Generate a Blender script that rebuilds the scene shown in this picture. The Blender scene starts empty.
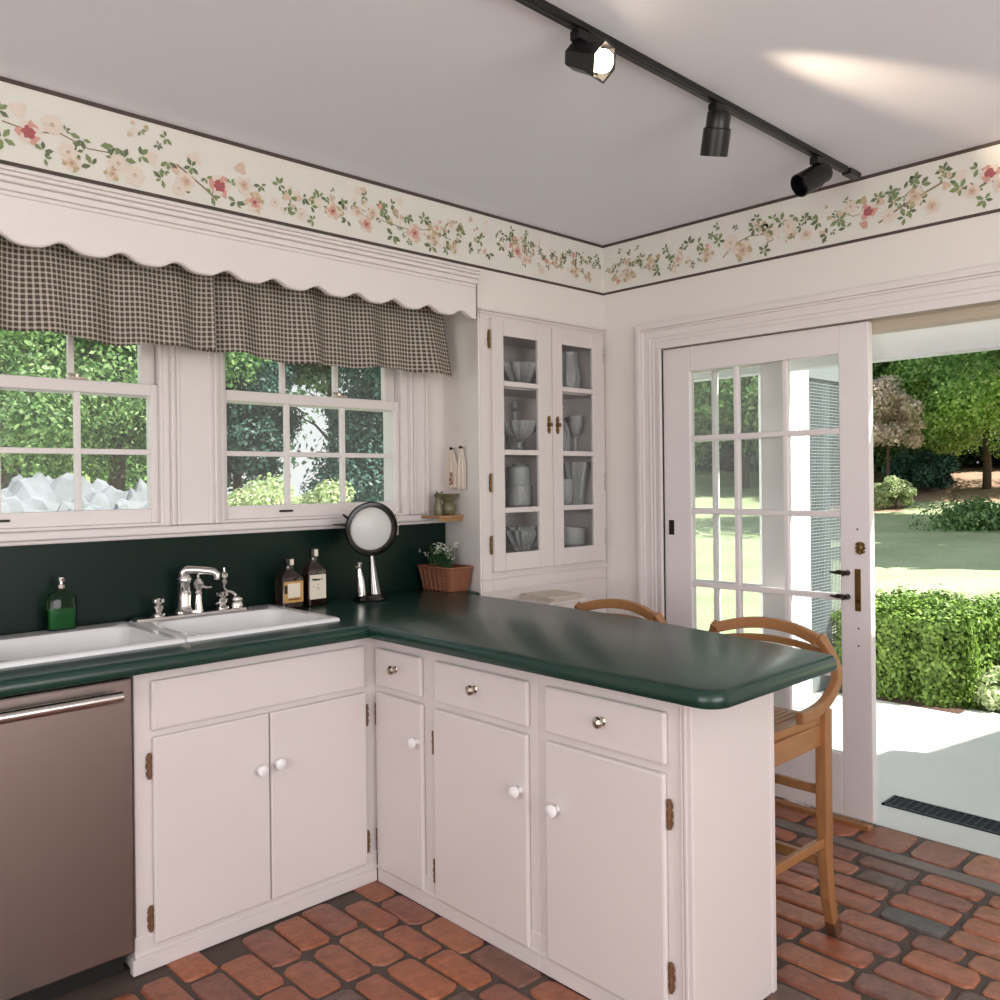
import bpy, bmesh, math, random
import numpy as np
from math import sin, cos, pi, radians
from mathutils import Vector, Matrix
random.seed(7)
SC = bpy.context.scene
COL = SC.collection

# ------------------------------------------------------------------ materials
def lin(c):
    return tuple((x/12.92 if x <= .04045 else ((x+.055)/1.055)**2.4) for x in c)
def rgb(r, g, b):
    return lin((r/255, g/255, b/255)) + (1.0,)
MATS = {}
def mat(name, col, rough=.5, metal=0., bump=0., bscale=40., var=0., vscale=6., coat=0., spec=.5, trans=0., stretch=None, emis=None):
    m = bpy.data.materials.new(name); m.use_nodes = True
    nt = m.node_tree; N = nt.nodes; L = nt.links
    b = N['Principled BSDF']
    b.inputs['Base Color'].default_value = col
    b.inputs['Roughness'].default_value = rough
    b.inputs['Metallic'].default_value = metal
    b.inputs['Specular IOR Level'].default_value = spec
    b.inputs['Coat Weight'].default_value = coat
    b.inputs['Transmission Weight'].default_value = trans
    tc = N.new('ShaderNodeTexCoord'); mp = N.new('ShaderNodeMapping')
    L.new(tc.outputs['Object'], mp.inputs['Vector'])
    if stretch: mp.inputs['Scale'].default_value = stretch
    if var > 0:
        n = N.new('ShaderNodeTexNoise'); n.inputs['Scale'].default_value = vscale; n.inputs['Detail'].default_value = 5
        L.new(mp.outputs[0], n.inputs['Vector'])
        mx = N.new('ShaderNodeMixRGB'); mx.blend_type = 'MIX'
        d = tuple(max(0, c*(1-var)) for c in col[:3])+(1,); u = tuple(min(1, c*(1+var)) for c in col[:3])+(1,)
        mx.inputs[1].default_value = d; mx.inputs[2].default_value = u
        L.new(n.outputs['Fac'], mx.inputs[0]); L.new(mx.outputs[0], b.inputs['Base Color'])
    if bump > 0:
        n = N.new('ShaderNodeTexNoise'); n.inputs['Scale'].default_value = bscale; n.inputs['Detail'].default_value = 4
        L.new(mp.outputs[0], n.inputs['Vector'])
        bp = N.new('ShaderNodeBump'); bp.inputs['Strength'].default_value = bump; bp.inputs['Distance'].default_value = .003
        L.new(n.outputs['Fac'], bp.inputs['Height']); L.new(bp.outputs[0], b.inputs['Normal'])
    if emis:
        b.inputs['Emission Color'].default_value = emis[0]; b.inputs['Emission Strength'].default_value = emis[1]
    MATS[name] = m
    return m

def glass_mat(name, tint, refl=.12, rough=.0, bump=0., grazing=True, bscale=30.):
    m = bpy.data.materials.new(name); m.use_nodes = True
    nt = m.node_tree; N = nt.nodes; L = nt.links
    for n in list(N):
        if n.type != 'OUTPUT_MATERIAL': N.remove(n)
    out = [n for n in N if n.type == 'OUTPUT_MATERIAL'][0]
    t = N.new('ShaderNodeBsdfTransparent'); t.inputs[0].default_value = tint
    g = N.new('ShaderNodeBsdfGlossy'); g.inputs['Roughness'].default_value = rough
    mx = N.new('ShaderNodeMixShader')
    lw = N.new('ShaderNodeLayerWeight'); lw.inputs['Blend'].default_value = refl
    L.new(lw.outputs['Fresnel'], mx.inputs[0])
    L.new(t.outputs[0], mx.inputs[1]); L.new(g.outputs[0], mx.inputs[2]); L.new(mx.outputs[0], out.inputs[0])
    if bump > 0:
        tc = N.new('ShaderNodeTexCoord')
        n = N.new('ShaderNodeTexNoise'); n.inputs['Scale'].default_value = bscale
        L.new(tc.outputs['Object'], n.inputs['Vector'])
        bp = N.new('ShaderNodeBump'); bp.inputs['Strength'].default_value = bump; bp.inputs['Distance'].default_value = .004
        L.new(n.outputs['Fac'], bp.inputs['Height']); L.new(bp.outputs[0], g.inputs['Normal']); L.new(bp.outputs[0], lw.inputs['Normal'])
    MATS[name] = m
    return m

def random_island_mat(name, cols, rough=.6, transl=0., bump=0., bscale=60., mottle=.0, spec=.5):
    """colour ramp by 'random per island': each leaf or brick has its own colour"""
    m = bpy.data.materials.new(name); m.use_nodes = True
    nt = m.node_tree; N = nt.nodes; L = nt.links
    b = N['Principled BSDF']; b.inputs['Roughness'].default_value = rough
    b.inputs['Specular IOR Level'].default_value = spec
    g = N.new('ShaderNodeNewGeometry'); r = N.new('ShaderNodeValToRGB')
    r.color_ramp.interpolation = 'CONSTANT' if mottle > 0 else 'LINEAR'
    els = r.color_ramp.elements
    while len(els) < len(cols): els.new(.5)
    for i, c in enumerate(cols):
        els[i].position = i/len(cols) if mottle > 0 else i/max(1, len(cols)-1); els[i].color = c
    L.new(g.outputs['Random Per Island'], r.inputs[0])
    last = r.outputs[0]
    tc = N.new('ShaderNodeTexCoord')
    if mottle > 0:
        n = N.new('ShaderNodeTexNoise'); n.inputs['Scale'].default_value = 22; n.inputs['Detail'].default_value = 8; n.inputs['Roughness'].default_value = .7
        L.new(tc.outputs['Object'], n.inputs['Vector'])
        rr = N.new('ShaderNodeMapRange'); rr.inputs['From Min'].default_value = .3; rr.inputs['From Max'].default_value = .7
        rr.inputs['To Min'].default_value = 1-mottle; rr.inputs['To Max'].default_value = 1+mottle*.6
        L.new(n.outputs['Fac'], rr.inputs['Value'])
        mx = N.new('ShaderNodeVectorMath'); mx.operation = 'MULTIPLY'
        L.new(last, mx.inputs[0]); L.new(rr.outputs[0], mx.inputs[1]); last = mx.outputs[0]
    L.new(last, b.inputs['Base Color'])
    if bump > 0:
        n = N.new('ShaderNodeTexNoise'); n.inputs['Scale'].default_value = bscale; n.inputs['Detail'].default_value = 6
        L.new(tc.outputs['Object'], n.inputs['Vector'])
        bp = N.new('ShaderNodeBump'); bp.inputs['Strength'].default_value = bump; bp.inputs['Distance'].default_value = .004
        L.new(n.outputs['Fac'], bp.inputs['Height']); L.new(bp.outputs[0], b.inputs['Normal'])
    if transl > 0:
        out = [n for n in N if n.type == 'OUTPUT_MATERIAL'][0]
        t = N.new('ShaderNodeBsdfTranslucent'); L.new(last, t.inputs[0])
        ms = N.new('ShaderNodeMixShader'); ms.inputs[0].default_value = transl
        L.new(b.outputs[0], ms.inputs[1]); L.new(t.outputs[0], ms.inputs[2]); L.new(ms.outputs[0], out.inputs[0])
    MATS[name] = m
    return m

WALL = mat('wall_paint', rgb(230, 224, 220), .55, bump=.15, bscale=90, var=.02, vscale=2)
CEIL = mat('ceiling_paint', rgb(236, 238, 246), .9, bump=.1, bscale=120)
TRIM = mat('trim_paint', rgb(228, 221, 220), .4, bump=.12, bscale=50, var=.025, vscale=5)
CAB = mat('cabinet_paint', rgb(219, 211, 209), .38, bump=.12, bscale=35, var=.03, vscale=4)
EDGE = mat('door_paint', rgb(230, 223, 224), .42, bump=.15, bscale=45, var=.03, vscale=4)
GREEN = mat('green_counter', rgb(14, 52, 43), .27, bump=.05, bscale=9, spec=.55, var=.1, vscale=12, stretch=(1, 1, 1))
BSPL = mat('green_backsplash', rgb(10, 32, 27), .34, bump=.04, bscale=8, spec=.22)
SS = mat('stainless_steel', rgb(158, 146, 140), .34, 1., bump=.04, bscale=30, stretch=(1, 1, 60))
CHROME = mat('polished_chrome', rgb(225, 222, 218), .09, 1.)
NICKEL = mat('aged_nickel', rgb(190, 180, 165), .22, 1.)
BRASS = mat('worn_brass', rgb(118, 92, 58), .4, .85, var=.5, vscale=90, bump=.4, bscale=200)
RUST = mat('paint_flecked_hinge', rgb(122, 88, 62), .6, .3, var=.6, vscale=120, bump=.5, bscale=220)
DARKMETAL = mat('dark_iron', rgb(52, 42, 36), .4, .7, var=.4, vscale=60)
BLACK = mat('black_metal', rgb(22, 21, 22), .35, .2)
BLACKH = mat('black_gloss', rgb(18, 18, 20), .16, .4)
PORC = mat('white_porcelain', rgb(240, 240, 240), .12, spec=.6)
SINKM = mat('white_enamel', rgb(232, 232, 234), .18, spec=.5)
TOE = mat('toe_kick_black', rgb(20, 18, 18), .7)
WOOD = mat('golden_wood', rgb(152, 106, 66), .38, var=.28, vscale=9, bump=.15, bscale=30, stretch=(6, 6, 1))
WOODX = mat('golden_wood_across', rgb(158, 112, 70), .38, var=.3, vscale=9, bump=.15, bscale=30, stretch=(1, 9, 6))
DWOOD = mat('worn_foot', rgb(96, 62, 40), .6, var=.4, vscale=40)
SHELFW = mat('shelf_wood', rgb(168, 128, 88), .5, var=.2, vscale=12, stretch=(1, 8, 8))
MORTAR = mat('mortar', rgb(82, 70, 62), .85, bump=.6, bscale=60, var=.35, vscale=9)
BRICK = random_island_mat('worn_brick', [rgb(150, 88, 62), rgb(162, 98, 68), rgb(144, 88, 68), rgb(130, 82, 66), rgb(160, 102, 74), rgb(102, 78, 68),
                         rgb(150, 92, 68), rgb(140, 88, 70), rgb(156, 92, 62), rgb(90, 82, 78), rgb(146, 90, 66), rgb(122, 84, 70), rgb(154, 94, 68)], .36, bump=.9, bscale=38, mottle=.42, spec=.5)
GLASS = glass_mat('window_glass', (.96, .98, .97, 1), .10)
CABGLASS = glass_mat('cabinet_glass', (.97, .98, .98, 1), .05)
CRYSTAL = glass_mat('crystal', (.97, .98, .98, 1), .34, .05, bump=1.0, bscale=90)
def whiten(m, f=.32):  # mixes an even white diffuse into a clear glass
    nt = m.node_tree; N = nt.nodes; L = nt.links
    out = [n for n in N if n.type == 'OUTPUT_MATERIAL'][0]; src = out.inputs[0].links[0].from_socket
    d = N.new('ShaderNodeBsdfDiffuse'); d.inputs[0].default_value = (.95, .97, .97, 1)
    ms = N.new('ShaderNodeMixShader'); ms.inputs[0].default_value = f
    L.new(src, ms.inputs[1]); L.new(d.outputs[0], ms.inputs[2]); L.new(ms.outputs[0], out.inputs[0])
whiten(CRYSTAL, .22)  # white in the colour stands for the crystal's bright sparkle
whiten(GLASS, .05)  # faint whitish haze put into the pane colour
GBOTTLE = glass_mat('green_glass', (.5, .78, .56, 1), .3, .03)
ABOTTLE = mat('amber_glass', rgb(34, 14, 7), .06, spec=.7, coat=.5)
LENS = mat('frosted_lens', rgb(205, 205, 202), .4, .0, bump=.1, bscale=14, coat=.15)
LABEL = mat('paper_label', rgb(226, 218, 200), .6)
TAN = mat('tan_label', rgb(196, 150, 84), .6, var=.2, vscale=60)
INK = mat('black_ink', rgb(28, 24, 22), .6)
WICKER = mat('wicker', rgb(134, 84, 60), .6, var=.3, vscale=120, bump=.4, bscale=200)
POTC = mat('mottled_ceramic', rgb(104, 100, 72), .3, var=.75, vscale=45)
CLOTHP = mat('pale_linen', rgb(226, 212, 200), .8, var=.12, vscale=40)
PAPER = mat('magazine_paper', rgb(206, 196, 182), .6, var=.18, vscale=30)
SCREENW = mat('grey_screen_frame', rgb(120, 126, 128), .6)
WHITEX = mat('exterior_white', rgb(238, 238, 238), .6)
BEIGE = mat('beige_trim', rgb(190, 178, 160), .6)
CONC = mat('patio_concrete', rgb(196, 196, 192), .8, var=.06, vscale=3, bump=.2, bscale=60)
STRIP = mat('grey_floor_strip', rgb(112, 100, 92), .5, var=.15, vscale=10)
BARK = mat('bark', rgb(84, 68, 54), .9, var=.3, vscale=9, bump=.6, bscale=20)
STONE = mat('pale_stone', rgb(120, 123, 128), .8, var=.45, vscale=5, bump=.9, bscale=6)
BULB = mat('lit_bulb', rgb(255, 240, 210), .4, emis=((1, .82, .6, 1), 14.))
DRAIN = mat('drain_iron', rgb(46, 50, 56), .5, .3)
DARKIN = mat('shaded_screen_room', rgb(80, 88, 94), .8)  # dark colour stands for the shade behind the mesh
SOILM = mat('soil', rgb(80, 60, 48), .95, bump=.5, bscale=30)
SIDING = mat('dark_green_siding', rgb(38, 66, 62), .6, var=.15, vscale=4, stretch=(9, 9, .3))
# leaves
LEAFS = dict(
    bright=random_island_mat('bright_leaves', [rgb(92, 138, 58), rgb(150, 192, 92), rgb(214, 234, 158), rgb(120, 164, 72)], .4, .5),
    mid=random_island_mat('mid_leaves', [rgb(58, 98, 50), rgb(104, 146, 80), rgb(172, 198, 138), rgb(76, 118, 62)], .4, .45),
    dark=random_island_mat('dark_leaves', [rgb(34, 62, 42), rgb(52, 84, 54), rgb(76, 110, 72), rgb(38, 68, 46)], .5, .35),
    teal=random_island_mat('blue_green_needles', [rgb(34, 66, 60), rgb(50, 88, 78), rgb(84, 124, 110), rgb(40, 76, 66)], .5, .3),
    pink=random_island_mat('pink_blossom', [rgb(236, 214, 206), rgb(246, 232, 226), rgb(176, 166, 136), rgb(232, 208, 202)], .6, .5),
    lime=random_island_mat('lime_hedge_leaves', [rgb(72, 104, 36), rgb(100, 132, 50), rgb(140, 170, 76), rgb(86, 118, 42)], .5, .08),
    pale=random_island_mat('pale_variegated_leaves', [rgb(140, 166, 104), rgb(184, 200, 144), rgb(222, 226, 190), rgb(158, 182, 118)], .5, .4),
    fern=random_island_mat('fern_leaves', [rgb(40, 84, 44), rgb(64, 112, 60), rgb(92, 138, 84)], .5, .2),
)
def ground_mat():
    m = bpy.data.materials.new('lawn_grass'); m.use_nodes = True
    nt = m.node_tree; N = nt.nodes; L = nt.links; b = N['Principled BSDF']; b.inputs['Roughness'].default_value = .9
    tc = N.new('ShaderNodeTexCoord')
    n1 = N.new('ShaderNodeTexNoise'); n1.inputs['Scale'].default_value = .9; n1.inputs['Detail'].default_value = 6
    n2 = N.new('ShaderNodeTexNoise'); n2.inputs['Scale'].default_value = 25; n2.inputs['Detail'].default_value = 3
    L.new(tc.outputs['Object'], n1.inputs['Vector']); L.new(tc.outputs['Object'], n2.inputs['Vector'])
    ad = N.new('ShaderNodeMath'); ad.operation = 'ADD'; L.new(n1.outputs['Fac'], ad.inputs[0]); L.new(n2.outputs['Fac'], ad.inputs[1])
    r = N.new('ShaderNodeValToRGB'); r.color_ramp.elements[0].position = .3; r.color_ramp.elements[0].color = rgb(140, 152, 112)
    r.color_ramp.elements[1].position = .75; r.color_ramp.elements[1].color = rgb(192, 200, 160)
    md = N.new('ShaderNodeMath'); md.operation = 'MULTIPLY'; md.inputs[1].default_value = .5
    L.new(ad.outputs[0], md.inputs[0]); L.new(md.outputs[0], r.inputs[0]); L.new(r.outputs[0], b.inputs['Base Color'])
    bp = N.new('ShaderNodeBump'); bp.inputs['Strength'].default_value = .6; bp.inputs['Distance'].default_value = .05
    L.new(n2.outputs['Fac'], bp.inputs['Height']); L.new(bp.outputs[0], b.inputs['Normal'])
    return m
LAWN = ground_mat()
MULCH = mat('pine_straw', rgb(164, 134, 112), .95, var=.35, vscale=3, bump=.6, bscale=12)

def check_mat():
    """woven check: pale threads over dark squares; pattern follows the cloth through its UVs (metres)"""
    m = bpy.data.materials.new('checked_cloth'); m.use_nodes = True
    nt = m.node_tree; N = nt.nodes; L = nt.links; b = N['Principled BSDF']; b.inputs['Roughness'].default_value = .85
    uv = N.new('ShaderNodeUVMap'); sp = N.new('ShaderNodeSeparateXYZ'); L.new(uv.outputs[0], sp.inputs[0])
    def band(sock, period, width):
        a = N.new('ShaderNodeMath'); a.operation = 'DIVIDE'; a.inputs[1].default_value = period; L.new(sock, a.inputs[0])
        f = N.new('ShaderNodeMath'); f.operation = 'FRACT'; L.new(a.outputs[0], f.inputs[0])
        g = N.new('ShaderNodeMath'); g.operation = 'GREATER_THAN'; g.inputs[1].default_value = 1-width; L.new(f.outputs[0], g.inputs[0])
        return g.outputs[0]
    u = band(sp.outputs[0], .0175, .36); v = band(sp.outputs[1], .0175, .36)
    mx = N.new('ShaderNodeMath'); mx.operation = 'ADD'; L.new(u, mx.inputs[0]); L.new(v, mx.inputs[1])
    r = N.new('ShaderNodeValToRGB'); r.color_ramp.interpolation = 'CONSTANT'
    e = r.color_ramp.elements; e[0].color = rgb(84, 76, 70); e[1].position = .25; e[1].color = rgb(176, 168, 156)
    e2 = e.new(.75); e2.color = rgb(216, 206, 194)
    h = N.new('ShaderNodeMath'); h.operation = 'MULTIPLY'; h.inputs[1].default_value = .5; L.new(mx.outputs[0], h.inputs[0])
    L.new(h.outputs[0], r.inputs[0]); L.new(r.outputs[0], b.inputs['Base Color'])
    out = [n for n in N if n.type == 'OUTPUT_MATERIAL'][0]
    t = N.new('ShaderNodeBsdfTranslucent'); L.new(r.outputs[0], t.inputs[0])
    ms = N.new('ShaderNodeMixShader'); ms.inputs[0].default_value = .25
    L.new(b.outputs[0], ms.inputs[1]); L.new(t.outputs[0], ms.inputs[2]); L.new(ms.outputs[0], out.inputs[0])
    return m
CHECK = check_mat()
def mesh_screen_mat():
    m = bpy.data.materials.new('insect_mesh'); m.use_nodes = True
    nt = m.node_tree; N = nt.nodes; L = nt.links; b = N['Principled BSDF']
    b.inputs['Base Color'].default_value = rgb(120, 128, 132); b.inputs['Roughness'].default_value = .6
    return m
MESHM = mesh_screen_mat()

# ------------------------------------------------------------------ mesh builder
class MB:
    def __init__(s): s.v = []; s.f = []; s.mi = []; s.uv = None
    def add(s, vs, fs, mi=0):
        o = len(s.v); s.v += [tuple(p) for p in vs]
        for f in fs: s.f.append(tuple(i+o for i in f)); s.mi.append(mi)
        return s
    def box(s, x0, x1, y0, y1, z0, z1, mi=0):
        v = [(x0, y0, z0), (x1, y0, z0), (x1, y1, z0), (x0, y1, z0), (x0, y0, z1), (x1, y0, z1), (x1, y1, z1), (x0, y1, z1)]
        return s.add(v, [(3, 2, 1, 0), (4, 5, 6, 7), (0, 1, 5, 4), (1, 2, 6, 5), (2, 3, 7, 6), (3, 0, 4, 7)], mi)
    def beam(s, a, b, w, h, up=(0, 0, 1), mi=0):
        a = Vector(a); b = Vector(b); d = (b-a).normalized(); u = Vector(up)
        sx = d.cross(u)
        if sx.length < 1e-4: sx = d.cross(Vector((1, 0, 0)))
        sx.normalize(); u = sx.cross(d).normalized()
        vs = []
        for p in (a, b):
            for i, j in ((-1, -1), (1, -1), (1, 1), (-1, 1)): vs.append(p+sx*i*w/2+u*j*h/2)
        return s.add(vs, [(0, 1, 2, 3), (7, 6, 5, 4), (0, 4, 5, 1), (1, 5, 6, 2), (2, 6, 7, 3), (3, 7, 4, 0)], mi)
    def tube(s, pts, radii, n=12, mi=0, cap=True):
        pts = [Vector(p) for p in pts]
        if not isinstance(radii, (list, tuple)): radii = [radii]*len(pts)
        rings = []; ref = None
        for i, p in enumerate(pts):
            d = (pts[min(i+1, len(pts)-1)]-pts[max(i-1, 0)]).normalized()
            if ref is None:
                ref = Vector((0, 0, 1)) if abs(d.z) < .9 else Vector((1, 0, 0))
            x = d.cross(ref)
            if x.length < 1e-5: x = d.orthogonal()
            x.normalize(); y = d.cross(x).normalized(); ref = x.cross(d)
            r = radii[i]
            rings.append([p+x*(r*cos(2*pi*k/n))+y*(r*sin(2*pi*k/n)) for k in range(n)])
        o = len(s.v)
        vs = [q for R in rings for q in R]; fs = []
        for i in range(len(rings)-1):
            for k in range(n):
                a = i*n+k; b = i*n+(k+1) % n
                fs.append((a, b, b+n, a+n))
        if cap:
            fs.append(tuple(range(n-1, -1, -1))); fs.append(tuple((len(rings)-1)*n+k for k in range(n)))
        return s.add(vs, fs, mi)
    def flatbar(s, pts, w, h, side, mi=0):
        """rectangular section swept along pts; 'side' gives the width direction"""
        pts = [Vector(p) for p in pts]; vs = []; fs = []
        for i, p in enumerate(pts):
            d = (pts[min(i+1, len(pts)-1)]-pts[max(i-1, 0)]).normalized()
            sd = Vector(side); sd = (sd-d*sd.dot(d)).normalized(); up = sd.cross(d).normalized()
            ww = w[i] if isinstance(w, list) else w; hh = h[i] if isinstance(h, list) else h
            for a, b in ((-1, -1), (1, -1), (1, 1), (-1, 1)): vs.append(p+sd*a*ww/2+up*b*hh/2)
        for i in range(len(pts)-1):
            for k in range(4):
                a = i*4+k; b = i*4+(k+1) % 4; fs.append((a, b, b+4, a+4))
        n = len(pts)-1
        fs.append((3, 2, 1, 0)); fs.append((n*4, n*4+1, n*4+2, n*4+3))
        return s.add(vs, fs, mi)
    def lathe(s, prof, c=(0, 0, 0), n=24, mi=0, axis='z', sx=1., sy=1., flute=0., nf=0, cap=True):
        vs = []; fs = []
        for r, z in prof:
            for k in range(n):
                t = 2*pi*k/n; rr = r*(1+(flute*cos(nf*t) if nf else 0))
                p = (rr*cos(t)*sx, rr*sin(t)*sy, z)
                if axis == 'y': p = (p[0], p[2], p[1])
                if axis == 'x': p = (p[2], p[0], p[1])
                vs.append((p[0]+c[0], p[1]+c[1], p[2]+c[2]))
        m = len(prof)
        for i in range(m-1):
            for k in range(n):
                a = i*n+k; b = i*n+(k+1) % n; fs.append((a, b, b+n, a+n))
        if cap and prof[0][0] > 1e-6: fs.append(tuple(range(n-1, -1, -1)))
        if cap and prof[-1][0] > 1e-6: fs.append(tuple((m-1)*n+k for k in range(n)))
        return s.add(vs, fs, mi)
    def prism(s, poly, z0, z1, mi=0):
        n = len(poly)
        vs = [(x, y, z0) for x, y in poly]+[(x, y, z1) for x, y in poly]
        fs = [tuple(range(n-1, -1, -1)), tuple(range(n, 2*n))]+[(i, (i+1) % n, n+(i+1) % n, n+i) for i in range(n)]
        return s.add(vs, fs, mi)
    def loft(s, loops, mi=0, cap0=False, cap1=False):
        n = len(loops[0]); vs = [p for l in loops for p in l]; fs = []
        for i in range(len(loops)-1):
            for k in range(n):
                a = i*n+k; b = i*n+(k+1) % n; fs.append((a, b, b+n, a+n))
        if cap0: fs.append(tuple(range(n-1, -1, -1)))
        if cap1: fs.append(tuple((len(loops)-1)*n+k for k in range(n)))
        return s.add(vs, fs, mi)
    def xf(s, M):
        s.v = [tuple(M @ Vector(p)) for p in s.v]; return s
    def build(s, name, mats, parent=None, bevel=0., smooth=False, world=True, normals=True, kind=None, segs=2):
        off = Vector((0, 0, 0))
        if parent is not None and world:
            q = parent
            while q is not None: off += q.location; q = q.parent
        me = bpy.data.meshes.new(name)
        me.from_pydata([(x-off.x, y-off.y, z-off.z) for x, y, z in s.v], [], s.f)
        if not isinstance(mats, (list, tuple)): mats = [mats]
        for m in mats: me.materials.append(m)
        if len(mats) > 1: me.polygons.foreach_set('material_index', s.mi)
        if normals:
            bm = bmesh.new(); bm.from_mesh(me); bmesh.ops.recalc_face_normals(bm, faces=bm.faces); bm.to_mesh(me); bm.free()
        if smooth: me.polygons.foreach_set('use_smooth', [True]*len(me.polygons)); me.set_sharp_from_angle(angle=radians(38))
        me.update()
        o = bpy.data.objects.new(name, me); COL.objects.link(o)
        if parent is not None: o.parent = parent
        if bevel > 0:
            b = o.modifiers.new('bevel', 'BEVEL'); b.width = bevel; b.segments = segs; b.limit_method = 'ANGLE'; b.angle_limit = radians(35)
        if kind: o['kind'] = kind
        return o

def tag(o, label, cat, group=None, kind=None):
    o['label'] = label; o['category'] = cat
    if group: o['group'] = group
    if kind: o['kind'] = kind
    return o
def thing(name, loc, label=None, cat=None, group=None, rz=0):
    o = bpy.data.objects.new(name, None); COL.objects.link(o); o.location = loc; o.rotation_euler = (0, 0, rz)
    o.empty_display_size = .05
    if label: tag(o, label, cat, group)
    return o
def copy_tree(o, parent=None):
    c = o.copy(); COL.objects.link(c); c.parent = parent
    for ch in list(o.children): copy_tree(ch, c)
    return c
def dup(o, loc, label, rz=None, group=None, scale=None):
    c = copy_tree(o); c.location = loc
    if rz is not None: c.rotation_euler = (0, 0, rz)
    if scale: c.scale = scale
    c['label'] = label
    if group: c['group'] = group
    return c
def struct(mb, name, m, parent=None, bevel=0., smooth=False):
    o = mb.build(name, m, parent, bevel=bevel, smooth=smooth)
    if parent is None: o['kind'] = 'structure'
    return o
def rrect(cx, cy, hx, hy, r, k=6):
    pts = []
    for (sx, sy, a0) in ((1, 1, 0), (-1, 1, 90), (-1, -1, 180), (1, -1, 270)):
        for i in range(k+1):
            a = radians(a0+90*i/k)
            pts.append((cx+sx*(hx-r)+r*cos(a), cy+sy*(hy-r)+r*sin(a)))
    return pts

# ------------------------------------------------------------------ camera
CAM = (-3.43, -2.82, 1.40)
AZ = radians(46.4)
cd = bpy.data.cameras.new('camera'); cam = bpy.data.objects.new('camera', cd); COL.objects.link(cam)
cd.sensor_width = 36; cd.lens = 861/1000*36; cd.shift_y = -.0188; cd.clip_start = .05; cd.clip_end = 300
F = Vector((cos(AZ), sin(AZ), 0)); U = Vector((0, 0, 1)); R = F.cross(U)
ro = radians(.65)
R2 = R*cos(ro)-U*sin(ro); U2 = U*cos(ro)+R*sin(ro)
M = Matrix.Identity(4)
for i in range(3): M[i][0] = R2[i]; M[i][1] = U2[i]; M[i][2] = -F[i]; M[i][3] = CAM[i]
cam.matrix_world = M
SC.camera = cam

# ------------------------------------------------------------------ room shell
X0, Y0, H, WY = -5.6, -5.2, 2.60, .33
# floor: mortar bed with individually shaped bricks in one mesh
fm = MB(); fm.box(X0-.1, -.24, Y0-.1, WY, -.12, -.006, 0); fm.box(-.17, .06, Y0-.1, WY, -.12, -.006, 0)
def brick(fm, cx, cy, hx, hy):
    k = 6; r = min(hx, hy)*random.uniform(.35, .65)
    ph = random.uniform(0, 6); ang = random.uniform(-.03, .03); n = 4*(k+1)
    tz = random.uniform(-.0015, .0025); tx, ty = random.uniform(-.012, .012), random.uniform(-.008, .008)
    loops = []
    for d_, z in ((0, -.008), (.0005, -.003), (.002, .0002), (.005, .0020), (.010, .0028)):
        L_ = []
        for i, (x, y) in enumerate(rrect(0, 0, hx-d_, hy-d_, max(.006, r-d_*.6), k)):
            w = 1+.035*sin(3*2*pi*i/n+ph)+.03*sin(5*2*pi*i/n+2*ph)+.02*sin(9*2*pi*i/n+3*ph)
            ix = x*w; iy = y*(1+.35*(w-1))
            xx = ix*cos(ang)-iy*sin(ang); yy = ix*sin(ang)+iy*cos(ang)
            L_.append((cx+xx, cy+yy, z+tz+xx*tx+yy*ty-.0015))
        loops.append(L_)
    fm.loft(loops, 1, cap1=True)
x = -.30; row = 0
while x > X0:
    y = WY-.1-random.uniform(0, .22)
    while y > Y0:
        ln = random.choice([.205, .21, .22, .225, .235, .16 if row % 3 == 1 else .215])
        if not (y > -.20 and x > -5.6 and x < -1.5) and not (x < -4.6 and y < -4):
            brick(fm, x+random.uniform(-.002, .002), y-ln/2, .0495+random.uniform(-.005, .002), ln/2-random.uniform(.004, .010))
        y -= ln+.006
    x -= .1085; row += 1
y = WY-.1
while y > Y0:
    ln = random.uniform(.17, .21)
    brick(fm, -.055, y-ln/2, .102, ln/2-.008); y -= ln+.004
floor = struct(fm, 'floor', [MORTAR, BRICK], smooth=True)
struct(MB().box(-.238, -.172, Y0, WY, -.1, .002), 'trim_7', STRIP, bevel=.003)

# ceiling
struct(MB().box(X0-.2, .2, Y0-.2, WY+.2, H, H+.12), 'ceiling', CEIL)

# window wall (y = WY) with two openings
OW = WY+.16
W1 = (-2.985, -2.118); W2 = (-1.938, -1.012); WZ = (1.25, 2.28)
wl = MB()
wl.box(X0-.2, W1[0], WY, OW, -.1, H); wl.box(W1[1], W2[0], WY, OW, -.1, H); wl.box(W2[1], .2, WY, OW, -.1, H)
wl.box(W1[0], W1[1], WY, OW, -.1, WZ[0]); wl.box(W2[0], W2[1], WY, OW, -.1, WZ[0])
wl.box(W1[0], W1[1], WY, OW, WZ[1], H); wl.box(W2[0], W2[1], WY, OW, WZ[1], H)
struct(wl, 'wall_left', WALL)
# bulkhead over the windows and the wall round the china cabinet
bh = MB(); bh.box(X0, -.87, 0, WY, 2.30, H)
struct(bh, 'wall_bulkhead', WALL)
cw = MB(); cw.box(-.87, .0, 0, WY, 2.165, H)
cw.prism([(-.87, 0), (-.845, 0), (-.775, WY), (-.80, WY)], 0, 2.165)
struct(cw, 'wall_alcove', WALL)
# door wall
DY0, DY1 = -.36, -2.62
dw = MB(); dw.box(0, .14, DY0, WY+.16, -.1, H); dw.box(0, .14, DY1, DY0, 2.03, H); dw.box(0, .14, Y0-.2, DY1, -.1, H)
struct(dw, 'wall_right', WALL)
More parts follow.
